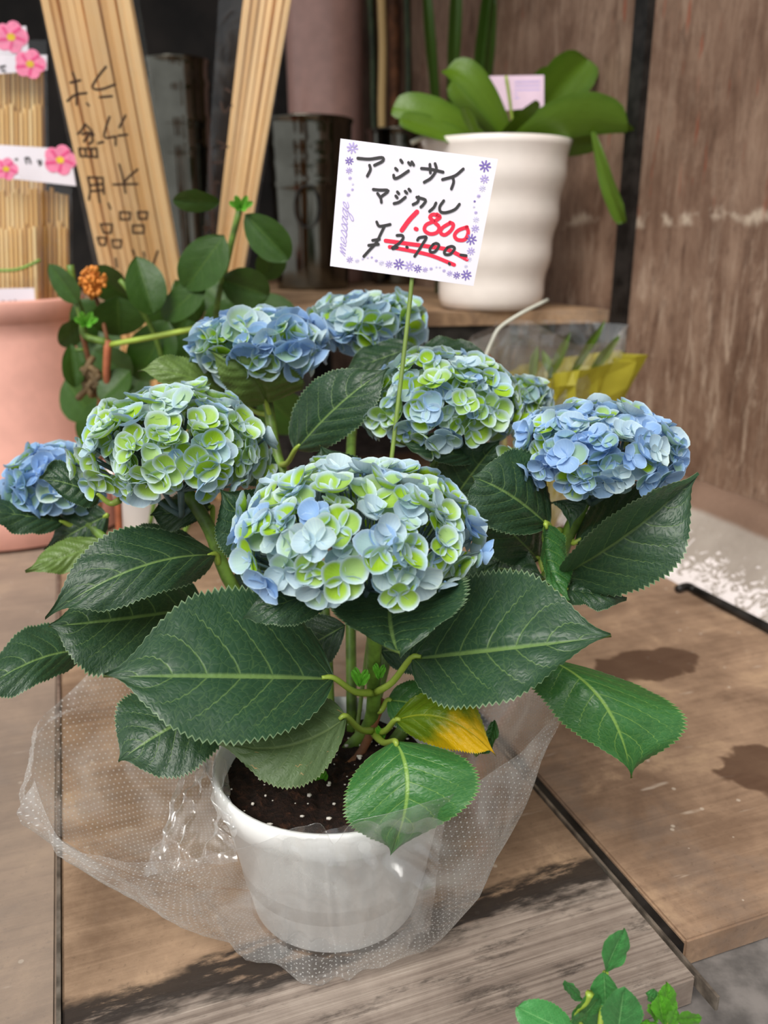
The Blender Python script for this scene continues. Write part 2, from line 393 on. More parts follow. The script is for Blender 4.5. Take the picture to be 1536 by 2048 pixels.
def tissue_mat():
    t = NT('yellow_green_tissue'); co = t.coord(); n = t.noise(co, 14., 4)
    c = t.mix(n, srgb(140, 136, 24), srgb(212, 200, 70)); b = t.bsdf(c, .5, 0, .4, t.bump(n, .5, .01))
    tr = t.n('ShaderNodeBsdfTranslucent', {'Color': c}).outputs[0]
    return t.done(t.mixs(.4, b, tr))
M['tissue'] = tissue_mat()
M['concrete'] = plain('street_concrete', srgb(112, 106, 102), .85, var=.25, scale=40, bump=.5)
M['grey_slab'] = board_mat('grey_board', grey=.5)
M['centre_board'] = board_mat('weathered_centre_board', True)
M['right_board'] = board_mat('brown_right_board', wet=((.537, .658, .062, .036), (.522, .470, .05, .035)), base=((136, 108, 86), (172, 142, 116)))
M['shelf'] = board_mat('shelf_wood', base=((120, 92, 68), (176, 144, 112)))

# ------------------------------------------------------------------ the setting
RZ = math.radians(20)
fl = mesh_obj('floor', [(-3, -1.5, -.022), (3, -1.5, -.022), (3, 4, -.022), (-3, 4, -.022)], [(0, 1, 2, 3)], M['concrete'])
tag(fl, 'grey concrete ground under the wooden boards', kind='structure')
def board(name, a0, a1, b0, b1, z0, z1, mat, label):
    bm = bmesh.new(); bmesh.ops.create_cube(bm, size=1)
    for v in bm.verts: v.co = V(((a0 + a1) / 2 + v.co.x * (a1 - a0), (b0 + b1) / 2 + v.co.y * (b1 - b0), (z0 + z1) / 2 + v.co.z * (z1 - z0)))
    bmesh.ops.bevel(bm, geom=bm.edges[:], offset=.0015, segments=2, affect='EDGES')
    me = bpy.data.meshes.new(name); bm.to_mesh(me); bm.free(); me.materials.append(mat)
    o = bpy.data.objects.new(name, me); COL.objects.link(o); o.rotation_euler.z = RZ; o.parent = fl
    o['label'] = label; return o
board('board', -.046, .318, .316, 2.3, -.022, 0, M['centre_board'], 'weathered brown board with black mould line')
board('board', .330, .71, .341, 1.6, -.022, 0, M['right_board'], 'brown board with dark wet patches')
board('board', -1.8, -.0495, .05, 2.3, -.022, -.001, M['grey_slab'], 'grey worn board')
m = MB(); m.box(.318, .330, .342, 1.4, -.021, -.003)
o = m.build('metal_channel', M['black_metal'], None, False); o.rotation_euler.z = RZ; o.parent = fl
m = MB(); m.box(.3178, .3198, .298, 1.4, -.008, .0022)
o = m.build('metal_edge_strip', M['edge_metal'], None, False); o.rotation_euler.z = RZ; o.parent = fl
m = MB(); m.box(-.049, -.0465, .05, 2.0, -.01, .0012)
o = m.build('joint_strip', M['edge_metal'], None, False); o.rotation_euler.z = RZ; o.parent = fl

W0 = V((.37, 1.35, 0)); WD = V((.39, -.92, 0)).normalized(); WN = V((-.92, -.39, 0)).normalized()
def wall_slab(name, p, q, z0, z1, thick, mat, n):
    vs_ = [p, q, q - n * thick, p - n * thick]
    vv = [V((v.x, v.y, z0)) for v in vs_] + [V((v.x, v.y, z1)) for v in vs_]
    return mesh_obj(name, vv, [(3, 2, 1, 0), (4, 5, 6, 7), (0, 1, 5, 4), (1, 2, 6, 5), (2, 3, 7, 6), (3, 0, 4, 7)], mat, None, False)
wr = wall_slab('wall_right', W0 - WD * 1.35, W0 + WD * 1.1, -.02, 1.55, .08, M['wall'], WN)
tag(wr, 'brown stained wall with pale streaks beside the boards', kind='structure')
st = wall_slab('trim_1', W0 - WD * .015, W0 + WD * .015, .0, 1.55, .015, M['black_metal'], WN); st.location = WN * .012
tag(st, 'narrow black steel strip standing against the brown wall', kind='structure')
# sloping curb at the wall's foot
prof = [(.0, -.02), (.0, .098), (.004, .1), (.028, .088), (.034, .078), (.05, .060), (.085, .022), (.112, .006), (.118, .0), (.118, -.02)]
m = MB(); n = 60; vs_ = []; fs = []
for i in range(n + 1):
    b = W0 + WD * (-.05 + .95 * i / n)
    for (d_, z) in prof:
        j = noise.noise(V((i * .5, d_ * 30, z * 20))) * .0035
        vs_.append(b + WN * (d_ + j) + V((0, 0, z + (j if z > 0 else 0))))
k = len(prof)
for i in range(n):
    for j in range(k - 1): fs.append((i * k + j, (i + 1) * k + j, (i + 1) * k + j + 1, i * k + j + 1))
m.add(vs_, fs); o = m.build('baseboard_right', M['curb']); tag(o, 'pale concrete curb with peeling white paint along the wall', kind='structure')
m = MB(); a = G(1390, 1180, .006); b = G(1560, 1292, .006); m.tube([a, a + WD * .2, a + WD * .6], .0055, 8)
a2 = G(1355, 1178, .006); m.tube([a2, G(1375, 1172, .006), a], .005, 8)
o = m.build('metal_pipe', M['black_metal']); tag(o, 'thin dark metal rod lying along the foot of the curb', 'rod')
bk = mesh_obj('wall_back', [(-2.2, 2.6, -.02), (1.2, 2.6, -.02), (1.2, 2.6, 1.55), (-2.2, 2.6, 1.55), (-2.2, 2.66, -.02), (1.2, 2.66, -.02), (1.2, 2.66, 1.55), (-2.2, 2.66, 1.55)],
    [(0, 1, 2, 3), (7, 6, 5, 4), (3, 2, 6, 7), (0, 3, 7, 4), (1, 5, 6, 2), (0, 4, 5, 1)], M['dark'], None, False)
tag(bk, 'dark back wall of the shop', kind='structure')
ce = mesh_obj('added_shade_canopy', [(-2.2, 1.0, 1.55), (1.4, 1.0, 1.55), (1.4, 2.7, 1.55), (-2.2, 2.7, 1.55), (-2.2, 1.0, 1.6), (1.4, 1.0, 1.6), (1.4, 2.7, 1.6), (-2.2, 2.7, 1.6)],
    [(3, 2, 1, 0), (4, 5, 6, 7), (0, 1, 5, 4), (1, 2, 6, 5), (2, 3, 7, 6), (3, 0, 4, 7)], plain('added_canopy_board', srgb(124, 104, 88), .7), None, False)
tag(ce, 'unseen board canopy added to shade the back of the shop', kind='structure')  # out-of-view canopy, added to block sky light and darken the back
# shelf behind: top at z=.32, front edge runs to the strip
SZ = .32
fA = V((-.62, 1.03, 0)); fB = W0 + WN * .012 - WD * .018
sh = thing('display_shelf', (0, 1.6, 0), 'low brown wooden shelf board behind the hydrangea carrying the orchid and tin buckets', 'shelf')
def slab(name, pts, z0, z1, mat, par):
    k = len(pts); vv = [V((p.x, p.y, z0)) for p in pts] + [V((p.x, p.y, z1)) for p in pts]
    f = [tuple(range(k))[::-1], tuple(range(k, 2 * k))] + [(i, (i + 1) % k, k + (i + 1) % k, k + i) for i in range(k)]
    return mesh_obj(name, vv, f, mat, par, False)
fA = V((-.18, 1.26, 0))
bB = fB - WD * 1.0; bA = V((-.75, 2.45, 0)); fA2 = V((-.62, 1.75, 0))
slab('shelf_board', [fA2, fA, fB, bB, bA], SZ - .02, SZ, M['shelf'], sh)
slab('front_rail', [fA + V((0, .006, 0)), fB + V((0, .006, 0)), fB + V((-.02, .03, 0)), fA + V((0, .03, 0))], SZ - .055, SZ - .02, M['black_metal'], sh)
for q in (fA + V((.05, .05, 0)), fB + V((-.05, .05, 0)), V((-.7, 2.3, 0)), V((0, 2.3, 0))):
    m = MB(); m.box(q.x - .02, q.x + .02, q.y - .02, q.y + .02, 0, SZ - .02); m.build('leg', M['black_metal'], sh, False)

# ------------------------------------------------------------------ leaf builder
WT = [(0, .0), (.02, .26), (.06, .50), (.12, .70), (.2, .87), (.3, .97), (.4, 1.0), (.5, .985), (.6, .90), (.7, .73), (.8, .47), (.87, .25), (.92, .115), (.96, .045), (1, 0)]
WT_OVAL = [(0, .0), (.03, .28), (.1, .55), (.2, .8), (.32, .95), (.45, 1), (.6, .96), (.72, .84), (.83, .64), (.91, .42), (.96, .26), (1, .0)]
WT_LANCE = [(0, .12), (.1, .4), (.25, .78), (.4, .97), (.5, 1), (.65, .88), (.8, .58), (.9, .32), (1, 0)]
WT_STRAP = [(0, .3), (.12, .55), (.3, .85), (.5, 1), (.7, .97), (.85, .8), (.94, .55), (1, 0)]
def wprof(T, u):
    for (a, b), (c, d) in zip(T, T[1:]):
        if u <= c: return b + (d - b) * (u - a) / (c - a)
    return 0
def leaf(name, B, T, L, R, mat, parent, Mid=None, table=WT, teeth=.035, nu=64, nv=9, quilt=.0017, N=7, wav=.002, cup=0., up=True, seed=0):
    B, T, L, R = V(B), V(T), V(L), V(R)
    Mid = V(Mid) if Mid is not None else (B + T) / 2
    ctrl = Mid * 2 - (B + T) / 2
    mid = lambda u: B * (1 - u) ** 2 + ctrl * 2 * u * (1 - u) + T * u * u
    c0 = mid(.42); lv = L - c0; rv = R - c0
    nrm = (T - B).cross(L - R).normalized()
    flip = nrm.dot(CAM - c0) < 0
    if flip: nrm = -nrm
    vs_ = []; uv = []; fs = []
    W = 2 * nv + 1
    for i in range(nu + 1):
        u = i / nu; wu = wprof(table, u)
        if teeth and 2 < i < nu - 2: wu *= 1 + teeth * (1 if i % 2 else -1) * (1 + .6 * noise.noise(V((i * .7, seed * 3.1, 0))))
        for j in range(W):
            v = (j - nv) / nv; a = abs(v)
            p = mid(u) + (lv if v < 0 else rv) * (wu * a)
            ph = N * (u - .27 * a ** 1.25)
            q = quilt * (abs(math.sin(math.pi * ph)) * min(1, a * 4) * (1 - .5 * a) * min(1, wu * 2) - 1.2 * math.exp(-(a / .06) ** 2))
            q += wav * a * a * noise.noise(V((u * 4 + seed * 7.3, v * 1.5, seed))) * 2
            q += cup * (a * a) * wu
            vs_.append(p + nrm * q); uv.append((u, v))
    for i in range(nu):
        for j in range(W - 1):
            f = (i * W + j, i * W + j + 1, (i + 1) * W + j + 1, (i + 1) * W + j)
            fs.append(f)
    o = mesh_obj(name, vs_, fs, mat, parent, True, uv)
    # make the leaf's upper side face the viewer unless the photo shows its underside
    facing = sum(p_.normal.dot(nrm) * p_.area for p_ in o.data.polygons) > 0
    if facing != up: o.data.flip_normals()
    return o
def simple_leaf(name, b, t, wpx, Y, mat, parent, dY=0., tilt=.0, arch=.06, table=WT_OVAL, teeth=0, nu=24, nv=4, quilt=.0006, N=5, up=True, seed=0, fold=.15, bend=0):
    """b, t: base and tip seen at (px,py); wpx full width; dY how much farther the tip is"""
    B = P(b[0], b[1], Y); T = P(t[0], t[1], Y + dY)
    d = V((t[0] - b[0], t[1] - b[1])); ln = max(1, d.length); nrm = V((-d.y, d.x)) / ln * wpx / 2
    mx, my = (b[0] + t[0]) / 2, (b[1] + t[1]) / 2 - bend; Ym = Y + dY / 2
    sc_ = Ym / FPX
    Mid = P(mx, my, Ym); view = (CAM - Mid).normalized()
    Mid = Mid + view * (arch * ln * sc_)
    L = P(mx + nrm.x, my + nrm.y, Ym + tilt) + view * (fold * wpx * sc_ + arch * ln * sc_); R = P(mx - nrm.x, my - nrm.y, Ym - tilt) + view * (fold * wpx * sc_ + arch * ln * sc_)
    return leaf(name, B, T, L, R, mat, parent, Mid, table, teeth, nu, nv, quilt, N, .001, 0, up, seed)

# ------------------------------------------------------------------ the potted hydrangea
PC = V((-.033, .476, 0)); PH = .108; PR = .0775; PB = .056
hyd = thing('potted_hydrangea', PC, 'blue and green hydrangea in a white plastic pot wrapped in dotted cellophane', 'potted plant')
m = MB()
m.lathe([(0, .001), (PB - .004, .001), (PB, .004), (PB + (PR - PB) * .8, PH - .02), (PR - .001, PH - .018), (PR, PH - .002), (PR - .001, PH), (PR - .003, PH), (PR - .0045, PH - .004), (PB + .006, .03), (0, .03)], PC, 72)
m.build('pot', M['white_plastic'], hyd)
vs_ = []; fs = []; R_ = 30; S_ = 60
for i in range(R_ + 1):
    for j in range(S_):
        r = (PR - .004) * i / R_; a = 2 * math.pi * j / S_; x, y = r * math.cos(a), r * math.sin(a)
        z = PH - .016 + .005 * noise.noise(V((x * 60, y * 60, 1))) + .003 * noise.noise(V((x * 200, y * 200, 4))) + .004 * (1 - i / R_)
        vs_.append(PC + V((x, y, z)))
for i in range(R_):
    for j in range(S_): k = (j + 1) % S_; fs.append((i * S_ + j, (i + 1) * S_ + j, (i + 1) * S_ + k, i * S_ + k))
mesh_obj('soil', vs_, fs, M['soil'], hyd)
m = MB()
for i in range(120):
    r = (PR - .008) * math.sqrt(random.random()); a = random.random() * 6.283; s_ = random.choice([.0006, .0008, .0011, .0016])
    m.ball(PC + V((r * math.cos(a), r * math.sin(a), PH - .010 + random.uniform(-.002, .003))), s_, 5, (random.uniform(.7, 1.6), random.uniform(.6, 1.3), random.uniform(.4, .8)))
o = m.build('perlite_grains', M['perlite'], hyd); o['kind'] = 'stuff'

# -- florets
def make_floret(kind, seed):
    rnd = random.Random(seed); vs_ = []; fs = []; uv = []; tint = []; midx = []
    op = rnd.uniform(.25, 1.0); NRG, NSG = 4, 14
    for s_ in range(4):
        ang = s_ * math.pi / 2 + rnd.uniform(-.2, .2); R = rnd.uniform(.50, .62)
        tilt = -.10 + op * rnd.uniform(.35, .85); cup = rnd.uniform(.30, .60); lift = (s_ % 2) * .07 + rnd.uniform(0, .03); tip = rnd.uniform(.0, .16); roll = rnd.uniform(-.2, .2)
        if kind == 'green': g = rnd.uniform(.75, 1.0)
        elif kind == 'mix': g = rnd.choice([0, .25, .8, 1., 1.])
        else: g = rnd.choice([0, 0, 0, .15, .5])
        b = {'green': rnd.uniform(.05, .5), 'mix': rnd.uniform(.25, .85), 'blue': rnd.uniform(.7, 1.0), 'pale': rnd.uniform(.05, .4)}[kind]
        o = len(vs_); ring = [(0., 0.)] + [(q / NRG * math.cos(2 * math.pi * k / NSG), q / NRG * math.sin(2 * math.pi * k / NSG)) for q in range(1, NRG + 1) for k in range(NSG)]
        ca, sa = math.cos(ang), math.sin(ang); ct, st_ = math.cos(tilt), math.sin(tilt)
        for (x, y) in ring:
            rho = math.hypot(x, y)
            X = (x * (1 + tip * max(0, x) ** 4 * (1 - abs(y)))) * R; Yl = y * R * (1.08 if x > -.3 else 1.08 - .35 * (-.3 - x))
            Z = cup * R * rho * rho * (.7 + .5 * abs(y)) + roll * Yl + .02 * math.sin(7 * math.atan2(y, x) + seed + s_) * rho ** 3
            X += R * .92                                   # petal hinges near the floret's centre
            x2 = X * ct - Z * st_ * .8; z2 = X * st_ + Z * ct + lift
            vs_.append((x2 * ca - Yl * sa, x2 * sa + Yl * ca, z2)); uv.append((x, y)); tint.append((g, b, rnd.random(), 1))
        for k in range(NSG): fs.append((o, o + 1 + k, o + 1 + (k + 1) % NSG)); midx.append(0)
        for q in range(NRG - 1):
            for k in range(NSG):
                a_ = o + 1 + q * NSG + k; b_ = o + 1 + q * NSG + (k + 1) % NSG
                fs.append((a_, a_ + NSG, b_ + NSG, b_)); midx.append(0)
    o = len(vs_); mb = MB(); mb.ball((0, 0, .12), .10, 6); vs_ += [tuple(v) for v in mb.v]; fs += [tuple(i + o for i in f) for f in mb.f]
    uv += [(0, 0)] * len(mb.v); tint += [(0, 1, 0, 1)] * len(mb.v); midx += [1] * len(mb.f)
    return vs_, fs, uv, tint, midx
FK = {}
def floret_mesh(data, name='floret'):
    vs_, fs, uv, tint, midx = data
    o = mesh_obj(name, vs_, fs, None, None, True, uv, [M['petal'], M['bead']], midx)
    at = o.data.color_attributes.new('tint', 'FLOAT_COLOR', 'POINT')
    flat = []
    for c in tint: flat.extend(c)
    at.data.foreach_set('color', flat)
    return o
for kind in ('green', 'mix', 'blue', 'pale'):
    for q in range(6):
        dt = make_floret(kind, hash((len(kind), q)) % 1000 + q * 13)
        o = floret_mesh(dt); me = o.data; bpy.data.objects.remove(o); FK[(kind, q)] = (dt, me)
# heads: centre px, Y, half width px, half height px, floret count, floret radius, mix weights, label
HEADS = [
    ((706, 1064), .455, 240, 146, 132, .0122, (4, 6, 2, 5), 'central blue and green flower head above the big leaves', 0),
    ((352, 892), .545, 180, 116, 132, .0122, (9, 4, 1, 2), 'lime green flower head beside the pink pot', 1),
    ((112, 962), .640, 90, 70, 50, .0150, (0, 2, 8, 1), 'small blue flower head low beside the pink pot', 2),
    ((522, 688), .680, 132, 58, 64, .0185, (1, 5, 8, 1), 'blue flower head behind the olive leaf', 3),
    ((733, 648), .760, 114, 52, 64, .0175, (2, 6, 4, 3), 'pale blue flower head at the back of the plant', 4),
    ((882, 808), .615, 148, 104, 118, .0122, (8, 6, 1, 3), 'green flower head crossed by the card stick', 5),
    ((1192, 898), .545, 166, 90, 118, .0124, (1, 4, 9, 2), 'blue flower head beside the brown wall', 6),
    ((1052, 800), .680, 48, 38, 26, .0130, (4, 5, 3, 2), 'little green flower cluster between two larger heads', 7),
]
cand = []
for (cp, Y, hw, hh, cnt, fr, wts, lab, hs) in HEADS:
    C = P(cp[0], cp[1], Y); dep = (C - CAM).dot(V((0, _c, -_s))); rx = hw / FPX * dep - fr * .35
    e = math.asin(max(-.9, min(.9, (CAM - C).normalized().z)))
    k = hh / hw; rz = rx * math.sqrt(max(.12, (k * k - math.sin(e) ** 2) / math.cos(e) ** 2))
    rz = max(rz, rx * .42)
    rnd = random.Random(100 + hs)
    m = MB(); root = C - V((0, 0, rz * 1.25))
    top_tilt = V((rnd.uniform(-.12, .12), -.05, 1)).normalized()
    fl_ = []
    for i in range(cnt):
        zt = 1 - (i + .5) / cnt * 1.50           # polar from the top to below the equator
        ph = i * 2.399963 + rnd.uniform(-.2, .2); rr = math.sqrt(max(0, 1 - zt * zt))
        n = V((rr * math.cos(ph), rr * math.sin(ph), zt))
        rad = rnd.uniform(.86, 1.08) + (rnd.uniform(0, .12) if zt < -.1 else 0)
        p = C + V((n.x * rx, n.y * rx, n.z * rz)) * rad
        nn = V((n.x / rx, n.y / rx, n.z / rz)).normalized()
        nn = (nn + V((rnd.uniform(-.38, .38), rnd.uniform(-.38, .38), rnd.uniform(-.2, .3)))).normalized()
        kind = rnd.choices(('green', 'mix', 'blue', 'pale'), wts)[0]
        s_ = fr * rnd.uniform(.72, 1.12)
        mt = Matrix.Translation(p - nn * s_ * .2) @ nn.to_track_quat('Z', 'Y').to_matrix().to_4x4() @ Matrix.Rotation(rnd.random() * 6.28, 4, 'Z') @ Matrix.Scale(s_, 4)
        fl_.append((p, nn, s_, kind, rnd.randrange(6), mt))
    # branching stalks under the florets
    hubs = [root + V((math.cos(a) * rx * .45, math.sin(a) * rx * .45, rz * .55)) for a in [q * 1.2566 for q in range(5)]] + [root + V((0, 0, rz * .7))]
    base_pt = root - V((0, 0, .006))
    for h in hubs: m.tube([base_pt, base_pt.lerp(h, .5) + V((0, 0, -.002)), h], [.0022, .0018, .0014], 6, 3)
    for (p, nn, s_, kind, q, mt) in fl_:
        h = min(hubs, key=lambda t_: (t_ - p).length); m.tube([h, h.lerp(p, .6), p], .0008, 4, 2, False)
    ho = m.build('flower_head', M['pedicel'], hyd); ho['label'] = lab
    for f in fl_:
        fac = f[1].dot((CAM - f[0]).normalized()); up_ = (f[0] - C).dot((CAM - C).normalized())
        d_ = (f[0] - CAM).length
        vis = (max(0, fac + .3)) * (1 if up_ > -rx * .25 else .1) * f[2] / d_
        cand.append((vis, f, ho))
cand.sort(key=lambda t_: -t_[0])
rest = []
for i, (vis, f, ho) in enumerate(cand):
    if i < 298:
        o = bpy.data.objects.new('floret', FK[(f[3], f[4])][1]); COL.objects.link(o)
        o.parent = ho; o.matrix_local = f[5]
    else: rest.append(f)
va = []; fa = []; ua = []; ta = []; ma = []
for f in rest:
    vs_, fs, uv, tint, midx = FK[(f[3], f[4])][0]; o = len(va)
    va += [f[5] @ V(v) for v in vs_]; fa += [tuple(i + o for i in q) for q in fs]; ua += uv; ta += tint; ma += midx
o = floret_mesh((va, fa, ua, ta, ma), 'floret_mass'); attach(o, hyd); o['kind'] = 'stuff'

# -- stems: (pixel, Y) chains from the soil
SO = PH - .02
def soilp(dx, dy): return PC + V((dx, dy, SO))
STEMS = [
    ([soilp(.006, .034), P(742, 1440, .505), P(747, 1330, .485), P(748, 1230, .468), P(730, 1150, .458)], .0048),
    ([soilp(-.02, .04), P(600, 1330, .54), P(470, 1180, .535), P(420, 1060, .54), P(375, 985, .545)], .0046),
    ([soilp(-.035, .03), P(420, 1300, .56), P(250, 1120, .60), P(150, 1020, .635)], .0036),
    ([soilp(-.005, .05), P(640, 1150, .60), P(560, 930, .65), P(535, 800, .675), P(525, 740, .68)], .0042),
    ([soilp(.01, .055), P(700, 1050, .62), P(705, 850, .70), P(730, 700, .755)], .0040),
    ([soilp(.02, .045), P(800, 1200, .56), P(850, 1000, .60), P(880, 900, .615)], .0042),
    ([soilp(.035, .035), P(930, 1300, .53), P(1090, 1160, .545), P(1140, 1060, .55), P(1180, 975, .548)], .0050),
]
for i, (pts, r) in enumerate(STEMS):
    m = MB(); m.tube(pts, r, 10, 5); m.build('stem', M['stem'], hyd)
m = MB(); m.tube([soilp(.002, .01), P(725, 1500, .50), P(765, 1400, .505)], .003, 8); m.build('stem', M['stem_brown'], hyd)

# -- leaves: base, tip, left, right, mid as (px,py,Y), material, options, petiole attachment
def Q(t_): return P(*t_)
LV = [
    # the two broad front leaves
    ((668, 1356, .452), (207, 1351, .405), (470, 1178, .475), (470, 1486, .385), (450, 1350, .418), 'leaf', {}, (745, 1386, .487)),
    ((822, 1316, .452), (1222, 1270, .425), (985, 1140, .482), (960, 1418, .398), (1000, 1296, .428), 'leaf', {}, (752, 1385, .487)),
    # small folded leaves under the central head
    ((778, 1195, .445), (800, 1308, .392), (664, 1246, .402), (936, 1204, .415), (782, 1258, .414), 'leaf', {'cup': .008}, (748, 1240, .468)),
    ((700, 1165, .448), (487, 1233, .412), (590, 1150, .438), (590, 1246, .404), (590, 1195, .414), 'leaf', {}, (735, 1170, .46)),
    # front bottom leaf drooping over the rim
    ((790, 1482, .435), (780, 1712, .402), (958, 1562, .410), (690, 1610, .410), (814, 1580, .405), 'leaf_mid', {}, (748, 1468, .497)),
    # dull leaf with a brown patch under the left front leaf
    ((692, 1432, .448), (432, 1478, .42), (570, 1400, .455), (600, 1572, .405), (570, 1490, .42), 'leaf_under', {}, (745, 1462, .497)),
    ((455, 1395, .47), (236, 1522, .43), (268, 1380, .47), (390, 1540, .425), (335, 1455, .44), 'leaf', {}, None),
    # left tiers
    ((432, 1108, .53), (90, 1236, .46), (240, 1062, .50), (300, 1196, .47), (270, 1135, .478), 'leaf', {}, (440, 1120, .535)),
    ((405, 1212, .53), (98, 1250, .47), (270, 1130, .54), (230, 1345, .46), (245, 1235, .49), 'leaf', {}, (470, 1180, .535)),
    ((172, 1300, .53), (-60, 1395, .47), (70, 1248, .53), (60, 1378, .48), (70, 1318, .495), 'leaf', {}, (330, 1280, .56)),
    ((128, 1045, .62), (-60, 1020, .58), (40, 988, .63), (50, 1066, .59), (45, 1028, .60), 'leaf', {}, (170, 1040, .63)),
    ((205, 1082, .60), (50, 1142, .57), (125, 1078, .60), (140, 1142, .58), (135, 1110, .585), 'leaf', {'up': False}, (240, 1080, .605)),
    ((215, 1030, .62), (90, 1100, .62), (150, 1015, .63), (170, 1118, .615), (150, 1062, .62), 'leaf', {}, (180, 1050, .63)),
    ((200, 992, .56), (78, 956, .55), (130, 925, .56), (150, 1012, .545), (138, 966, .55), 'leaf', {}, (240, 1000, .56)),
    ((425, 1110, .56), (235, 1080, .55), (320, 1052, .57), (330, 1120, .55), (330, 1082, .555), 'leaf', {}, None),
    ((425, 1015, .56), (300, 1030, .55), (360, 985, .57), (350, 1062, .55), (360, 1022, .555), 'leaf', {}, (420, 1060, .54)),
    # leaves that show their olive underside
    ((532, 806, .665), (416, 700, .63), (462, 790, .64), (600, 750, .65), (500, 748, .637), 'leaf', {'up': False}, (545, 830, .67)),
    ((470, 792, .68), (276, 741, .65), (380, 715, .67), (365, 785, .65), (370, 750, .652), 'leaf', {'up': False}, (540, 830, .67)),
    # upper dark leaf behind the central head
    ((590, 900, .62), (778, 735, .60), (620, 770, .62), (720, 850, .585), (680, 805, .597), 'leaf', {}, (560, 930, .65)),
    ((830, 690, .70), (690, 740, .68), (750, 690, .71), (770, 750, .68), (760, 715, .69), 'leaf', {}, None),
    ((840, 700, .69), (1000, 735, .68), (910, 680, .70), (900, 750, .67), (915, 712, .68), 'leaf', {}, None),
    # right side
    ((1098, 1050, .53), (940, 952, .50), (968, 1050, .495), (1062, 905, .53), (1020, 988, .505), 'leaf', {}, (1120, 1080, .548)),
    ((1122, 1155, .52), (1398, 948, .50), (1212, 1030, .462), (1312, 1152, .478), (1268, 1062, .488), 'leaf', {'cup': .004}, (1105, 1165, .546)),
    ((1150, 1085, .545), (1372, 985, .535), (1235, 975, .565), (1285, 1062, .52), (1262, 1018, .535), 'leaf', {}, (1140, 1060, .55)),
    ((1092, 1048, .52), (1140, 1200, .49), (1078, 1120, .50), (1140, 1110, .52), (1098, 1130, .51), 'leaf_mid', {}, (1120, 1060, .55)),
    ((1128, 1178, .51), (1254, 1196, .50), (1195, 1155, .515), (1180, 1215, .49), (1190, 1185, .50), 'leaf', {}, (1105, 1165, .546)),
    ((1090, 1010, .54), (1140, 1060, .525), (1170, 1000, .53), (1110, 1010, .53), (1130, 1010, .53), 'leaf', {}, None),
    ((1092, 1316, .50), (1264, 1556, .455), (1352, 1415, .475), (1092, 1410, .47), (1206, 1402, .462), 'leaf_mid', {}, (960, 1300, .53)),
    ((790, 1440, .47), (992, 1512, .44), (905, 1375, .475), (905, 1500, .445), (890, 1436, .452), 'leaf_yellow', {}, (752, 1462, .497)),
    ((775, 1400, .50), (915, 1470, .47), (850, 1360, .50), (820, 1470, .475), (845, 1415, .485), 'leaf_mid', {}, (750, 1420, .50)),
    ((990, 1440, .47), (950, 1512, .455), (975, 1460, .465), (992, 1490, .455), (978, 1480, .46), 'leaf_mid', {}, None),
    # around the central head
    ((570, 1130, .50), (440, 978, .49), (450, 1110, .48), (560, 1000, .50), (500, 1055, .49), 'leaf', {}, None),
    ((990, 912, .60), (800, 884, .57), (900, 870, .60), (900, 930, .575), (895, 905, .575), 'leaf', {}, (870, 960, .605)),
    ((1080, 1120, .56), (960, 1010, .53), (980, 1110, .53), (1070, 1020, .56), (1025, 1065, .54), 'leaf', {}, (1100, 1150, .546)),
    ((960, 1130, .55), (1090, 1160, .53), (1030, 1090, .56), (1020, 1190, .53), (1030, 1140, .54), 'leaf', {}, None),
    ((560, 960, .60), (450, 900, .58), (480, 965, .58), (520, 890, .60), (505, 930, .585), 'leaf', {}, (580, 990, .64)),
    ((760, 1060, .58), (640, 890, .57), (620, 1000, .56), (760, 950, .58), (690, 970, .57), 'leaf', {}, None),
    ((900, 1010, .60), (1000, 880, .58), (880, 920, .59), (1010, 960, .58), (950, 940, .585), 'leaf', {}, None),
    ((690, 1250, .50), (560, 1330, .50), (600, 1240, .51), (640, 1340, .49), (620, 1290, .50), 'leaf', {}, None),
    ((760, 1300, .52), (900, 1280, .52), (830, 1240, .53), (830, 1350, .50), (830, 1295, .515), 'leaf', {}, None),
    ((600, 1180, .56), (430, 1200, .56), (510, 1130, .57), (520, 1260, .55), (510, 1190, .56), 'leaf', {}, None),
    ((890, 1200, .54), (1000, 1120, .54), (920, 1120, .55), (970, 1200, .53), (945, 1160, .54), 'leaf', {}, None),
]
for i, (b, t, l, r, mdd, mat, opt, att) in enumerate(LV):
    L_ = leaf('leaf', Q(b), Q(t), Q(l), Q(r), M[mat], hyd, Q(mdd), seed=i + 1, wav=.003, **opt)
    if att:
        B = Q(b); A = Q(att); m = MB(); md = B.lerp(A, .5) - V((0, 0, .004)); tipw = B.lerp(Q(mdd), .12)
        m.tube([A, md, B, tipw], [.0026, .0021, .0018, .0012], 8, 4); m.build('petiole', M['petiole'], L_)
# young shoots at the main stem's nodes
for (cx, cy, Y, s_) in [(720, 1360, .478, 1), (758, 1345, .48, .7), (762, 1468, .49, .6), (640, 1560, .47, .8)]:
    for q in range(4):
        a = q * 1.7 + .4; dx, dy = math.cos(a) * 20 * s_, -abs(math.sin(a)) * 26 * s_ - 4
        simple_leaf('young_leaf', (cx, cy + 12), (cx + dx, cy + dy), 15 * s_, Y, M['fore_leaf_lime'], hyd, -.004, nu=10, nv=3)

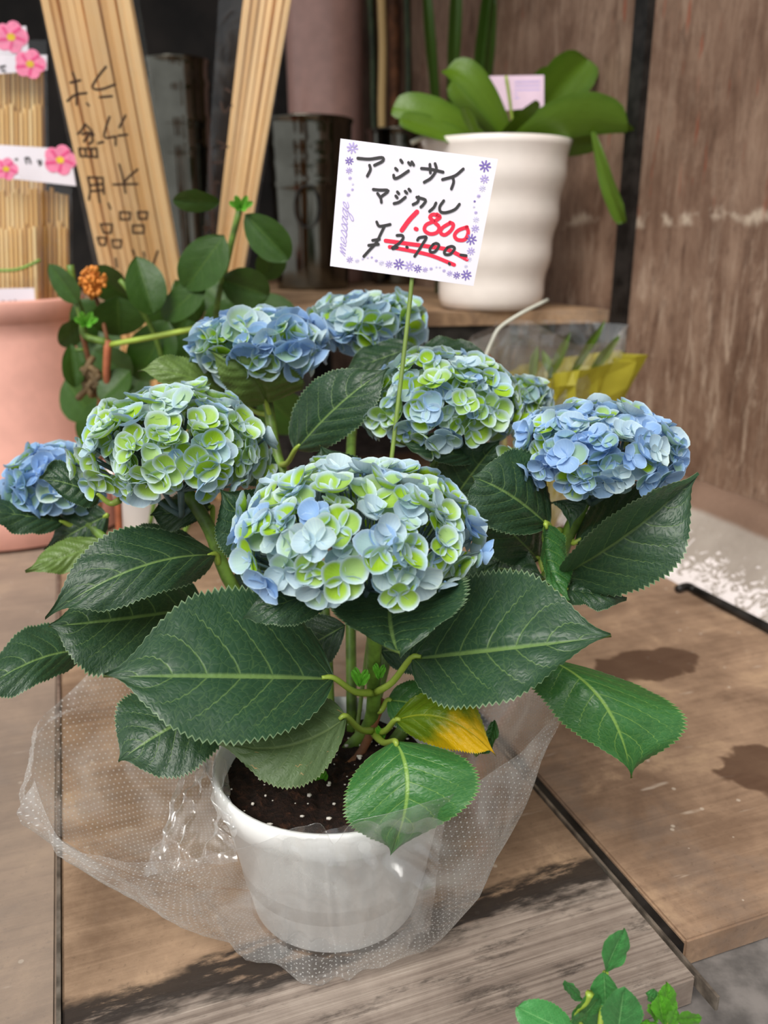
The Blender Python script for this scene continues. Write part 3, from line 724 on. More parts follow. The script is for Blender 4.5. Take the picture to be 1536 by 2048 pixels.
# ------------------------------------------------------------------ cellophane around the pot
cel = thing('cellophane_wrap', PC + V((0, 0, .001)), 'clear cellophane sleeve printed with white dots standing around the white pot', 'plastic wrap')
COLS = [  # belly, rim
    ((62, 1640, .47), (66, 1560, .475)), ((128, 1703, .445), (122, 1680, .44)), ((210, 1765, .432), (205, 1715, .42)), ((300, 1815, .422), (300, 1727, .402)),
    ((450, 1884, .412), (470, 1700, .392)), ((560, 1928, .404), (580, 1662, .388)), ((645, 1958, .400), (640, 1650, .386)), ((690, 1945, .400), (668, 1688, .392)),
    ((745, 1925, .402), (702, 1646, .386)), ((800, 1900, .406), (770, 1628, .388)), ((905, 1850, .42), (870, 1602, .398)), ((1000, 1700, .44), (985, 1545, .43)),
    ((1066, 1565, .462), (1070, 1478, .46)), ((1128, 1402, .50), (1132, 1372, .50)), None, None, None, ((150, 1440, .56), (110, 1410, .57)), ((72, 1560, .51), (72, 1480, .515))]
pts = []
for i, cdef in enumerate(COLS):
    if cdef: be, ri = P(*cdef[0]), P(*cdef[1])
    else:
        k = i - 14; be = [V((.09, .60, .05)), V((-.03, .625, .04)), V((-.15, .60, .05))][k]; ri = [V((.12, .625, .13)), V((-.03, .65, .12)), V((-.19, .63, .12))][k]
    if be.z < .004: be.z = .004
    d = (be - PC); d.z = 0; d.normalize(); fo = PC + d * (PB + .002) + V((0, 0, .002))
    b2 = fo.lerp(be, .55); b2.z = max(.003, be.z * .25)
    pts.append([fo, b2, be, be.lerp(ri, .5) + d * .004, ri])
NC = len(pts); NS = 8; rows = 26
def crm(a, b, c, d, t): return .5 * ((2 * b) + (c - a) * t + (2 * a - 5 * b + 4 * c - d) * t * t + (3 * b - a - 3 * c + d) * t ** 3)
grid = []; cumx = 0; vs_ = []; uv = []; fs = []; prev = None
for i in range(NC * NS):
    ci = i // NS; t = (i % NS) / NS
    col = [crm(pts[(ci - 1) % NC][k], pts[ci][k], pts[(ci + 1) % NC][k], pts[(ci + 2) % NC][k], t) for k in range(5)]
    line = smooth_path(col, 7)
    if prev is not None: cumx += (line[14] - prev).length
    prev = line[14]
    cy = 0
    for j, p in enumerate(line):
        if j: cy += (p - line[j - 1]).length
        f_ = j / (len(line) - 1); d = (p - PC); d.z = 0; d.normalize()
        wr_ = (noise.noise(V((i * .16, f_ * 1.2, 3))) * .007 + (.2 - abs(noise.noise(V((i * .13 + f_ * 1.3, f_ * .8, 9))))) * .012) * math.sin(math.pi * min(1, f_ * .97)) ** .5
        p = p + d * wr_; p.z = max(.0015, p.z)
        vs_.append(p); uv.append((cumx / .0040, cy / .0040))
LN = len(line)
for i in range(NC * NS):
    k = (i + 1) % (NC * NS)
    if k == 0: continue
    for j in range(LN - 1): fs.append((i * LN + j, k * LN + j, k * LN + j + 1, i * LN + j + 1))
mesh_obj('wrap_sheet', vs_, fs, M['film'], cel, True, uv)
m = MB(); m.tube([vs_[i * LN + LN - 1] for i in range(0, NC * NS, 2)], .00016, 5, 2); m.build('cut_edge', M['crinkle_film'], cel)
def crumple(name, quad, par, mat, amp=.006, nu=22, nv=16, seed=1, smooth=False):
    a, b, c, d = [V(q) for q in quad]; vs_ = []; fs = []; uv = []
    n = (b - a).cross(d - a).normalized()
    for i in range(nu + 1):
        for j in range(nv + 1):
            u, v = i / nu, j / nv; p = a.lerp(b, u).lerp(d.lerp(c, u), v)
            h = noise.noise(V((u * 2.5 + seed, v * 2, seed))) + 1.1 * abs(noise.noise(V((u * 6 + v * .8 + seed, v * 1.1, seed * 2)))) + .5 * abs(noise.noise(V((u * 3 - v * 5, seed * 3, 1))))
            vs_.append(p + n * amp * h); uv.append((u * 20, v * 20))
    for i in range(nu):
        for j in range(nv):
            q = i * (nv + 1) + j; fs.append((q, q + 1, q + nv + 2, q + nv + 1))
    return mesh_obj(name, vs_, fs, mat, par, smooth, uv)
crumple('gathered_fold', [P(375, 1492, .458), P(432, 1505, .448), P(470, 1720, .394), P(285, 1750, .402)], cel, M['crinkle_film'], .018, 60, 50, seed=3, smooth=True)
crumple('gathered_fold', [P(500, 1690, .388), P(890, 1640, .390), P(860, 1885, .402), P(560, 1910, .397)], cel, M['crinkle_film'], .012, 60, 40, seed=8, smooth=True)

# ------------------------------------------------------------------ price card on a green stick
ZS = 1536 / 380
cz = lambda x, y: (640 + x / ZS, 250 + y / ZS)
c_tl, c_tr, c_bl = P(681, 277, .600), P(996, 318, .590), P(660, 532, .592)
cn = (c_tr - c_tl).cross(c_bl - c_tl).normalized()
if cn.dot(CAM - c_tl) < 0: cn = -cn
c_br = onplane(947, 572, c_tl, cn)
pk = V(P(781, 935, .560)); foot = soilp(.012, .028)
card = thing('price_card', foot, 'white handwritten price card with purple flower border on a thin green stick', 'price card')
vv = [c_tl, c_tr, c_br, c_bl]; vv += [v - cn * .0006 for v in vv]
mesh_obj('card', vv, [(0, 3, 2, 1), (4, 5, 6, 7), (0, 1, 5, 4), (1, 2, 6, 5), (2, 3, 7, 6), (3, 0, 4, 7)], M['paper'], card, False)
m = MB(); s0 = onplane(823, 520, c_tl, cn) - cn * .0028; m.tube([s0, P(821, 590, .588), pk, pk.lerp(foot, .5), foot], .0015, 8, 4); m.build('stick', plain('olive_card_stick', srgb(122, 146, 66), .5), card)
def ink(paths, conv, o, n, wpx, off, mat, name, par, smooth=True, zs=1.0):
    """pen strokes laid on the plane (o, n)"""
    mb = MB(); e1 = n.orthogonal().normalized(); e2 = n.cross(e1)
    for si, it in enumerate(paths):
        w_ = wpx; O = o + n * (off + si * 2.5e-5)          # a later stroke lies on the ink of the one before
        if isinstance(it, tuple) and isinstance(it[0], list): it, w_ = it
        p3 = [onplane(*conv(x, y), O, n) for x, y in it]
        wm = w_ / zs / FPX * (p3[0] - CAM).length * .5
        pp = smooth_path(p3, 4) if smooth and len(p3) > 2 else p3
        pp = [p for i, p in enumerate(pp) if i == 0 or (p - pp[i - 1]).length > 1e-6]
        m_ = len(pp); vs_ = []; fs = []; dirs = []
        for i in range(m_):
            t_ = (pp[min(i + 1, m_ - 1)] - pp[max(i - 1, 0)]).normalized(); sd_ = n.cross(t_) * wm; dirs.append((t_, sd_))
            vs_ += [pp[i] - sd_, pp[i] + sd_]
        for i in range(m_ - 1): fs.append((2 * i, 2 * i + 2, 2 * i + 3, 2 * i + 1))
        for end, sg in ((0, -1), (m_ - 1, 1)):
            t_, sd_ = dirs[end]; k0 = len(vs_)
            arc = [pp[end] - sd_ * math.cos(q * math.pi / 6) + t_ * (sg * wm * math.sin(q * math.pi / 6)) for q in range(1, 6)]
            vs_ += arc; loop = [2 * end] + list(range(k0, k0 + 5)) + [2 * end + 1]
            fs.append(tuple(loop if sg > 0 else loop[::-1]))
        mb.add(vs_, fs)
    return mb.build(name, mat, par, False)
BL = [[(305, 268), (400, 275), (500, 262), (507, 290), (440, 325)], [(400, 325), (407, 360), (382, 412)],
      [(652, 283), (665, 302)], [(610, 350), (624, 364)], [(595, 405), (602, 430), (640, 420), (715, 370)], [(715, 303), (730, 320)], [(742, 298), (757, 322)],
      [(820, 350), (900, 358), (995, 380)], [(888, 318), (892, 385)], [(930, 312), (940, 360), (900, 425), (842, 462)],
      [(1158, 355), (1090, 410), (990, 440)], [(1072, 420), (1080, 460), (1062, 515)],
      [(430, 520), (480, 525), (552, 530), (490, 582)], [(465, 553), (490, 590), (496, 624)],
      [(625, 540), (637, 554)], [(612, 573), (624, 587)], [(598, 634), (640, 622), (690, 583)], [(688, 535), (702, 550)], [(718, 518), (730, 532)],
      [(782, 583), (852, 605), (837, 640), (815, 662)], [(797, 580), (790, 620), (752, 642)],
      [(937, 630), (920, 665), (885, 697)], [(1000, 612), (968, 660), (975, 700), (1020, 707), (1090, 682), (1127, 640)],
      [(458, 783), (475, 815), (510, 815), (567, 803)], [(522, 815), (490, 880), (455, 950), (400, 1010), (353, 1062)], [(425, 932), (480, 922)], [(393, 972), (472, 963)],
      [(622, 892), (662, 892), (672, 915), (640, 955), (580, 998), (625, 990)], [(700, 986), (706, 990)],
      [(788, 930), (800, 912), (830, 905), (860, 908), (830, 960), (800, 1010), (765, 1060)],
      [(915, 965), (890, 1000), (893, 1026), (930, 1022), (962, 975), (940, 956), (915, 965)],
      [(1030, 990), (1005, 1025), (1015, 1046), (1055, 1042), (1088, 998), (1065, 980), (1030, 990)], [(1138, 1050), (1182, 1056)], [(1044, 1118), (1048, 1124)]]
RD = [([(783, 703), (720, 770), (662, 850)], 36), ([(772, 838), (782, 843)], 30),
      ([(962, 745), (920, 722), (888, 745), (925, 785), (962, 825), (945, 868), (890, 880), (845, 850), (860, 805), (930, 775), (970, 745), (945, 722)], 28),
      ([(1055, 790), (990, 830), (975, 870), (1010, 888), (1060, 850), (1078, 805), (1050, 788)], 28),
      ([(1188, 825), (1120, 850), (1088, 890), (1110, 926), (1170, 926), (1198, 870), (1185, 825)], 28),
      ([(530, 935), (700, 958), (900, 985), (1040, 1010), (1188, 1086)], 30), ([(562, 985), (750, 1020), (900, 1055), (1085, 1130)], 28)]
def grouped(paths, sizes):
    i = 0
    for n_ in sizes: yield paths[i:i + n_]; i += n_
    assert i == len(paths), (i, len(paths))
for g_ in grouped(BL, (2, 5, 3, 2, 2, 5, 2, 2, 4, 1, 1, 1, 1, 1, 1, 1)): ink(g_, cz, c_tl, cn, 21, .0005, M['black_ink'], 'black_character', card, zs=ZS)
for g_ in grouped(RD, (1,) * 7): ink(g_, cz, c_tl, cn, 28, .0003, M['red_ink'], 'red_character', card, zs=ZS)
FLW = [(262, 185, 46, 1), (237, 290, 34, 2), (235, 368, 27, 1), (243, 430, 15, 1), (265, 478, 9, 0), (262, 522, 11, 1), (230, 565, 16, 1),
       (1335, 333, 48, 2), (1330, 437, 36, 1), (1313, 512, 27, 0), (1283, 575, 16, 1), (1250, 617, 9, 2), (1245, 662, 8, 0), (1260, 708, 14, 1), (1262, 765, 25, 0), (1255, 838, 32, 1),
       (1222, 925, 45, 2), (1220, 1020, 33, 1), (1205, 1085, 22, 0), (1180, 1142, 15, 0), (240, 1088, 27, 1), (300, 1098, 18, 0), (345, 1083, 10, 0), (385, 1073, 8, 0), (418, 1070, 9, 1),
       (455, 1097, 13, 1), (497, 1115, 22, 0), (557, 1125, 30, 1), (638, 1125, 45, 2), (722, 1140, 42, 1), (790, 1162, 33, 2), (850, 1170, 23, 1), (898, 1162, 14, 1), (940, 1148, 8, 0),
       (968, 1150, 8, 0), (1003, 1178, 14, 1), (1048, 1200, 24, 1), (1105, 1215, 30, 2), (1183, 1213, 43, 2)]
for (x, y, r, l) in FLW:
    st_ = []
    for k in range(8):
        a = k * math.pi / 4 + .2
        st_.append(([(x + math.cos(a) * r * .32, y + math.sin(a) * r * .32), (x + math.cos(a) * r * .9, y + math.sin(a) * r * .9)], max(3.5, r * .24)))
    ink(st_, cz, c_tl, cn, 6, .0002, M['purple%d' % l], 'printed_flower', card, zs=ZS)
LET = {'m': ([(0, .1), (.14, 1), (.18, .0), (.28, .7), (.42, 1), (.44, 0), (.54, .7), (.68, 1), (.72, .1), (.9, .1)], .85),
       'e': ([(0, .3), (.32, .55), (.3, 1), (.1, .8), (.05, .25), (.25, 0), (.5, .25)], .5),
       's': ([(0, .1), (.28, 1.05), (.42, .4), (.25, 0), (.04, .12), (.3, 0), (.5, .2)], .48),
       'a': ([(.45, .8), (.25, 1), (.02, .5), (.15, 0), (.42, .7), (.46, 1), (.42, .15), (.6, .1)], .58),
       'g': ([(.45, .8), (.25, 1), (.02, .5), (.15, .05), (.42, .7), (.46, 1), (.38, -.6), (.12, -1.0), (.02, -.7), (.3, -.15), (.6, .15)], .6)}
x = 0; ms = []; SX = 104; SY = 46
bx, by = 205, 1062; dirv = V((28, -432)).normalized(); upv = V((-.995, -.1))
tot = sum(LET[c][1] for c in 'message'); SX = 432 / tot
for c in 'message':
    pl, adv = LET[c]
    ms.append([(bx + dirv.x * (x + px_ + .25 * py_) * SX + upv.x * py_ * SY, by + dirv.y * (x + px_ + .25 * py_) * SX + upv.y * py_ * SY) for px_, py_ in pl]); x += adv
ink(ms, cz, c_tl, cn, 5.5, .0002, M['purple1'], 'printed_message', card, zs=ZS)

# ------------------------------------------------------------------ orchid in the white pot on the shelf
OB = V(P(992, 628, 1.32)); OC = V((OB.x, OB.y + .075, SZ))
orc = thing('potted_orchid', OC, 'leafy green orchid without flowers in a white ribbed glazed pot on the wooden shelf', 'potted plant')
oh = .245; r0, r1 = .078, .112
pr = [(0, .001), (r0 - .006, .001), (r0, .004)]
for i in range(1, 25):
    t = i / 24; pr.append((r0 + (r1 - r0) * t ** .9 + .0018 * math.sin(t * 26), .004 + (oh - .004) * t))
pr += [(r1 - .003, oh + .001), (r1 - .007, oh), (r1 - .009, oh - .02), (r0, .12), (0, .12)]
m = MB(); m.lathe(pr, OC, 64); m.build('pot', M['white_pot'], orc)
m = MB(); m.lathe([(0, oh - .018), (.06, oh - .02), (r1 - .010, oh - .024)], OC, 32); m.build('bark_medium', M['soil'], orc)
OL = [((1005, 292), (1256, 246), 88, 1.35, -.02, 'orchid_leaf', .05, 34), ((1050, 285), (1176, 118), 96, 1.44, .0, 'orchid_leaf', .05, 14),
      ((1025, 288), (893, 138), 62, 1.38, .0, 'orchid_leaf', .1, 36), ((1030, 285), (905, 160), 64, 1.42, .02, 'orchid_leaf', .0, -6),
      ((985, 292), (786, 214), 66, 1.37, -.04, 'orchid_leaf', .1, 18), ((970, 295), (800, 236), 44, 1.34, -.03, 'orchid_leaf', .0, 4),
      ((985, 292), (1078, 204), 24, 1.33, -.02, 'orchid_leaf', .0, 0), ((965, 292), (928, 214), 24, 1.33, -.02, 'orchid_leaf', .0, 0),
      ((1185, 262), (1246, 446), 32, 1.33, -.02, 'orchid_leaf', .05, -14), ((1225, 244), (1270, 274), 22, 1.35, .0, 'orchid_leaf', .0, 4), ((1010, 295), (1195, 285), 50, 1.38, .0, 'orchid_leaf', .0, 0),
      ((1020, 290), (1110, 140), 70, 1.46, .02, 'orchid_leaf', .0, 0)]
for i, (b, t, w_, Y, dY, mt, ar, bd) in enumerate(OL):
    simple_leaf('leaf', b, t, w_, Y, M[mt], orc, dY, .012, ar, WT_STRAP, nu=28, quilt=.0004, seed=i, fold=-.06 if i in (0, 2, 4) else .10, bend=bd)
m = MB(); a, b, c, d = P(978, 152, 1.405), P(1088, 150, 1.40), P(1088, 214, 1.395), P(1000, 222, 1.40)
m.add([a, b, c, d] + [q + V((0, .001, 0)) for q in (a, b, c, d)], [(0, 3, 2, 1), (4, 5, 6, 7), (0, 1, 5, 4), (1, 2, 6, 5), (2, 3, 7, 6), (3, 0, 4, 7)])
lb = m.build('plant_label', M['pink_tag'], orc, False); m = MB(); m.tube([P(1012, 152, 1.398), P(1018, 190, 1.398), P(1030, 285, 1.40)], .0022, 6); m.build('label_stalk', M['petiole'], lb)
on_ = (b - a).cross(d - a).normalized(); on_ = -on_ if on_.dot(CAM - a) < 0 else on_
ink([[(1030, yy), (1080, yy - 1)] for yy in (164, 172, 180, 188, 196)], lambda x, y: (x, y), a, on_, 2.0, .0006, M['purple1'], 'printed_lines', lb)
m = MB(); m.tube([P(900, 287, 1.40), P(885, 272, 1.36), P(850, 274, 1.34), P(822, 286, 1.34)], .0035, 8); m.build('aerial_root', M['white_ribbon'], orc)

# ------------------------------------------------------------------ tin buckets, vases
def bucket(px, ytop, ybot, wtop, wbot, Y, label, bands, mat='tin', name='tin_bucket', ring=False):
    top = P(px, ytop, Y); z1 = top.z; z0 = SZ; dep = (top - CAM).dot(V((0, _c, -_s)))
    rt = wtop / 2 / FPX * dep; rb = wbot / 2 / FPX * dep; h = z1 - z0; c = V((top.x, Y, z0))
    t_ = thing(name, c, label, 'bucket' if 'bucket' in name else 'vase')
    pr = [(0, .001), (rb - .003, .001), (rb, .003)]
    for i in range(1, 40):
        t = i / 40; r = rb + (rt - rb) * t
        r += sum(.0035 * math.exp(-((t - b_) / .012) ** 2) for b_ in bands); pr.append((r, h * t))
    pr += [(rt + .003, h - .003), (rt + .004, h), (rt, h + .002), (rt - .003, h), (rt - .004, h - .02), (rb - .003, .01), (0, .01)]
    m = MB(); m.lathe(pr, c, 56); m.build('body', M[mat], t_)
    if ring:
        m = MB()
        hx = c + V((0, -(rb + (rt - rb) * .6) - .004, h * .58))
        m.tube([hx + V((math.cos(a) * .026, -.004, math.sin(a) * .04 - .03)) for a in [k * math.pi / 6 for k in range(13)]], .0022, 6); m.build('ring_handle', M['black_metal'], t_)
    return t_
bucket(618, 240, 560, 172, 150, 1.92, 'galvanised tin bucket with raised bands in front of the pink vase', (.62, .74, .86), ring=True)
bucket(800, 262, 560, 128, 110, 2.10, 'smaller tin bucket holding cut stems behind the price card', (.7, .85))
bucket(352, 122, 560, 128, 116, 2.0, 'tall shiny tin bucket between the two bundles of wooden sticks', (.62, .75, .9))
bucket(645, -90, 560, 160, 150, 2.22, 'tall dusty pink vase behind the banded tin bucket', (), 'pink_vase', 'pink_vase')
# cut stems in the small bucket
for i, (xb, xt, r, mt, yo, lb_) in enumerate([(764, 760, .009, 'bamboo', -.02, 'pale straw coloured stem standing in the small tin bucket'), (788, 782, .011, 'stem_brown', .015, 'thick brown stem standing in the small tin bucket'),
        (748, 735, .007, 'stem_dark', .015, 'dark green stem closest to the pink vase in the small tin bucket'), (815, 810, .007, 'stem_dark', -.025, 'dark green stem beside the thick brown stem in the small tin bucket'),
        (838, 900, .006, 'stem', -.02, 'bright green leaning stem standing in the small tin bucket'), (846, 880, .009, 'stem_dark', .025, 'thick dark green stem leaning towards the orchid in the small tin bucket'), (824, 832, .006, 'stem_dark', .02, 'thinnest dark green upright stem in the small tin bucket')]):
    m = MB(); b = P(xb, 262, 2.10 + yo); b0 = V((b.x + (P(800, 262, 2.1).x - b.x) * .3, b.y, SZ + .012)); t = P(xt, -80, 2.12 + yo)
    m.tube([b0, b, b.lerp(t, .5) + V((.004, 0, 0)), t], r, 8)
    tag(m.build('cut_stem', M[mt]), lb_, 'stem', 'cut stems in the small tin bucket')
o = thing('strap_leaf_plant', P(930, 300, 1.75).xy.to_3d() + V((0, 0, SZ)), 'tall dark green strap leaves rising behind the orchid', 'plant')
for i, (b, t, w_) in enumerate([((900, 300), (915, -60), 26), ((940, 300), (985, -60), 30), ((880, 300), (850, -40), 22), ((960, 300), (995, -50), 18)]):
    B = P(b[0], b[1], 1.75); simple_leaf('leaf', b, t, w_, 1.75, M['strap_leaf'], o, .0, .01, .04, WT_STRAP, nu=20, seed=i)
    m = MB(); m.tube([V((B.x, B.y, SZ)), B + V((0, 0, .03))], .005, 6); m.build('stalk', M['stem_dark'], o)

# ------------------------------------------------------------------ bundles of wooden sticks
def stick_bundle(label, tops, bots, Yt, Yb, wt, name='stick_bundle', zfloor=0.):
    """tops/bots: x pixels of the left and right bundle edges at y=0 and y=560"""
    pass
def square_stick(a, b, wd, par, roll=0.):
    d = (b - a); L_ = d.length; t_ = d.normalized(); e1 = V((1, 0, 0)); e1 = (e1 - t_ * e1.dot(t_)).normalized(); e2 = t_.cross(e1)
    key = 'wooden_stick_mesh'
    me = bpy.data.meshes.get(key)
    if not me:
        bm = bmesh.new(); bmesh.ops.create_cube(bm, size=1); bmesh.ops.bevel(bm, geom=bm.edges[:], offset=.08, segments=1, affect='EDGES')
        for v in bm.verts: v.co.z = .5 if v.co.z > .44 else (-.5 if v.co.z < -.44 else v.co.z)
        me = bpy.data.meshes.new(key); bm.to_mesh(me); bm.free(); me.materials.append(M['pine'])
    o = bpy.data.objects.new('wooden_stick', me); COL.objects.link(o)
    R = Matrix((e1, e2, t_)).transposed().to_4x4()
    mt = Matrix.Translation((a + b) / 2) @ R @ Matrix.Rotation(roll, 4, 'Z') @ Matrix.Diagonal((wd, wd, L_, 1))
    o.parent = par; o.matrix_parent_inverse = world(par).inverted(); o.matrix_basis = mt
    return o
def bundle(label, xt, xb, Yt, Yb, n, rows, par_loc, wfac=.96, zf=.0):
    t_ = thing('stick_bundle', par_loc, label, 'wooden sticks', 'bundles of pale wooden sticks')
    rnd = random.Random(int(xt[0]))
    for r in range(rows):
        for i in range(n - (r % 2)):
            f = (i + .5 + .5 * (r % 2)) / n; f2 = f + rnd.uniform(-.015, .015)
            a = P(xb[0] + (xb[1] - xb[0]) * f, 560, Yb + r * .012 + rnd.uniform(0, .007)); b = P(xt[0] + (xt[1] - xt[0]) * f2, -40, Yt + r * .012 + rnd.uniform(0, .007))
            wd = (xt[1] - xt[0] + xb[1] - xb[0]) / 2 / n / FPX * 1.12 * wfac * rnd.uniform(.85, 1.1)
            d = (a - b); a2 = a + d * ((a.z - zf - .003) / (b.z - a.z))
            if a2.y < 1.0: pass
            square_stick(a2, b, wd, t_, rnd.uniform(-.25, .25))
    return t_
b1 = bundle('bundle of pale square wooden sticks with black handwriting leaning beside the skewer packs', (76, 256), (206, 366), 1.14, 1.26, 11, 3, V((-.30, 1.33, 0)))
b2 = bundle('narrower bundle of pale wooden sticks leaning beside the banded tin bucket', (490, 592), (424, 484), 1.36, 1.41, 6, 3, V((-.25, 1.42, SZ)), zf=SZ)
def sleeve(par, xt, xb, Yt, Yb, name='plastic_sleeve'):
    vs_ = []; fs = []; uv = []
    for i in range(13):
        for j in range(9):
            u, v = i / 12, j / 8; x = (xb[0] + (xb[1] - xb[0]) * u) * (1 - v) + (xt[0] + (xt[1] - xt[0]) * u) * v; y = 575 * (1 - v) - 40 * v
            Y = Yb * (1 - v) + Yt * v - .016 - .012 * math.sin(math.pi * u) + .003 * noise.noise(V((u * 5, v * 9, 2)))
            vs_.append(P(x, y, Y)); uv.append((u, v))
    for i in range(12):
        for j in range(8): fs.append((i * 9 + j, i * 9 + j + 1, (i + 1) * 9 + j + 1, (i + 1) * 9 + j))
    return mesh_obj(name, vs_, fs, M['clear_film'], par, True, uv)
s1 = sleeve(b1, (70, 272), (196, 372), 1.14, 1.26)
s2 = sleeve(b2, (440, 590), (400, 490), 1.36, 1.40)
Z1 = 1311 / 320
HW = [[(270, 270), (290, 330), (300, 420), (300, 530)], [(250, 350), (330, 330)], [(225, 500), (290, 450), (380, 435)], [(385, 520), (400, 537)],
      [(370, 690), (340, 740), (310, 770)], [(380, 700), (420, 740), (440, 780)], [(345, 772), (410, 760), (360, 832)], [(420, 760), (430, 830), (402, 850)], [(320, 890), (330, 952)], [(330, 952), (470, 960)], [(470, 960), (465, 890)], [(465, 890), (320, 890)], [(370, 890), (376, 950)], [(420, 890), (426, 950)],
      [(395, 1130), (412, 1220), (400, 1310)], [(395, 1125), (515, 1130)], [(515, 1130), (522, 1260)], [(420, 1190), (510, 1180)], [(425, 1240), (515, 1230)], [(465, 1130), (490, 1330)], [(560, 1340), (577, 1382)],
      [(495, 1510), (590, 1510)], [(590, 1510), (583, 1580)], [(583, 1580), (522, 1582)], [(522, 1582), (495, 1510)], [(470, 1620), (540, 1620)], [(540, 1620), (535, 1682)], [(535, 1682), (490, 1680)], [(490, 1680), (470, 1620)],
      [(590, 1640), (665, 1640)], [(665, 1640), (660, 1702)], [(660, 1702), (602, 1700)], [(602, 1700), (590, 1640)], [(620, 1790), (632, 1862)], [(530, 1960), (600, 1930), (612, 1890)],
      [(540, 220), (470, 310), (430, 390), (500, 405), (615, 365)], [(490, 470), (590, 460)], [(570, 630), (540, 720), (530, 800), (620, 790)], [(700, 620), (650, 717)], [(620, 790), (620, 862)], [(640, 785), (715, 775)], [(475, 847), (520, 835)],
      [(600, 1185), (800, 1180)], [(650, 1020), (680, 1130), (700, 1252)], [(800, 1060), (720, 1130), (680, 1182)],
      [(655, 1410), (740, 1415)], [(740, 1415), (735, 1470)], [(735, 1470), (660, 1472)], [(660, 1472), (655, 1410)], [(800, 1410), (880, 1410)], [(880, 1410), (875, 1466)], [(875, 1466), (810, 1466)], [(810, 1466), (800, 1410)],
      [(760, 1520), (850, 1520)], [(850, 1520), (850, 1582)], [(850, 1582), (762, 1582)], [(762, 1582), (760, 1520)], [(760, 1720), (775, 1762)], [(850, 1740), (860, 1782)], [(965, 1730), (930, 1832)]]
q0, q1, q2 = P(80, 0, 1.105), P(290, 0, 1.105), P(240, 560, 1.225)
hn = (q1 - q0).cross(q2 - q0).normalized(); hn = -hn if hn.dot(CAM - q0) < 0 else hn
for g_ in grouped(HW, (4, 10, 7, 12, 2, 2, 5, 3, 12, 3)): ink(g_, lambda x, y: (80 + x / Z1, 80 + y / Z1), q0, hn, 17, .0, M['brown_ink'], 'handwritten_character', s1, zs=Z1)
q0, q1, q2 = P(440, 0, 1.33), P(590, 0, 1.33), P(420, 560, 1.37)
hn2 = (q1 - q0).cross(q2 - q0).normalized(); hn2 = -hn2 if hn2.dot(CAM - q0) < 0 else hn2
for g_ in grouped([[(1155, 455), (1180, 470)], [(1130, 525), (1150, 575), (1185, 540)], [(1115, 725), (1155, 740)], [(1130, 760), (1165, 752)], [(1090, 835), (1145, 828)], [(1100, 930), (1095, 1000)], [(1100, 930), (1125, 935)], [(1045, 1165), (1100, 1175)], [(1060, 1160), (1055, 1195)], [(1095, 1160), (1090, 1195)]], (1, 1, 2, 1, 2, 3)): ink(g_, lambda x, y: (x / 2.56, y / 2.56), q0, hn2, 11, .0, M['brown_ink'], 'handwritten_character', s2, zs=2.56)

# ------------------------------------------------------------------ pink pot with packs of bamboo skewers
KC = V((-.585, 1.30, 0)); kz = .345
kp = thing('pink_plant_pot', KC, 'large smooth pink pot holding packs of bamboo skewers', 'pot')
m = MB(); m.lathe([(0, .002), (.17, .002), (.178, .006), (.170, .06), (.158, .14), (.145, .22), (.134, .29), (.128, kz - .03), (.132, kz - .028), (.133, kz - .004), (.131, kz), (.126, kz), (.124, kz - .03), (.135, .15), (.15, .02), (0, .02)], KC, 72)
m.build('body', M['pink_pot'], kp)
rodm = MB(); rodm.tube([V((0, 0, -.5)), V((0, 0, .5))], .5, 7, 1); rod_me = rodm.build('rod', M['bamboo']); rme = rod_me.data; bpy.data.objects.remove(rod_me)
def rod(a, b, d_, par):
    o = bpy.data.objects.new('skewer', rme); COL.objects.link(o); t_ = (b - a)
    o.parent = par; o.matrix_parent_inverse = world(par).inverted()
    o.matrix_basis = Matrix.Translation((a + b) / 2) @ t_.to_track_quat('Z', 'Y').to_matrix().to_4x4() @ Matrix.Diagonal((d_, d_, t_.length, 1)); return o
def pack(label, x0, x1, y0, y1, Y, n, lean=0., dark=False, short=.25):
    base = P((x0 + x1) / 2, y1, Y); t_ = thing('skewer_pack', base, label, 'skewer pack', 'packs of bamboo skewers in the pink pot')
    rnd = random.Random(int(y0 + x1))
    for r in range(2):
        for i in range(n):
            f = (i + .5 * (r + .5)) / n; x = x0 + (x1 - x0) * f; yt = y0 + rnd.uniform(0, 18) + (short * (y1 - y0) if r == 0 else 0)
            rod(P(x, y1, Y + r * .008), P(x - lean * (y1 - yt), yt, Y + r * .008), (x1 - x0) / n * .80 / FPX * Y * .95, t_)
    vs_ = []; fs = []; uv = []
    for i in range(11):
        for j in range(9):
            u, v = i / 10, j / 8; x = x0 - 8 + (x1 - x0 + 16) * u - lean * (y1 - y0) * v; y = y1 - (y1 - y0 + 40) * v
            vs_.append(P(x, y, Y - .012 - .008 * math.sin(math.pi * u) + .004 * noise.noise(V((u * 6, v * 5, y0)))))
            uv.append((u, v))
    for i in range(10):
        for j in range(8): fs.append((i * 9 + j, i * 9 + j + 1, (i + 1) * 9 + j + 1, (i + 1) * 9 + j))
    mesh_obj('plastic_bag', vs_, fs, M['clear_film'], t_, True, uv)
    return t_
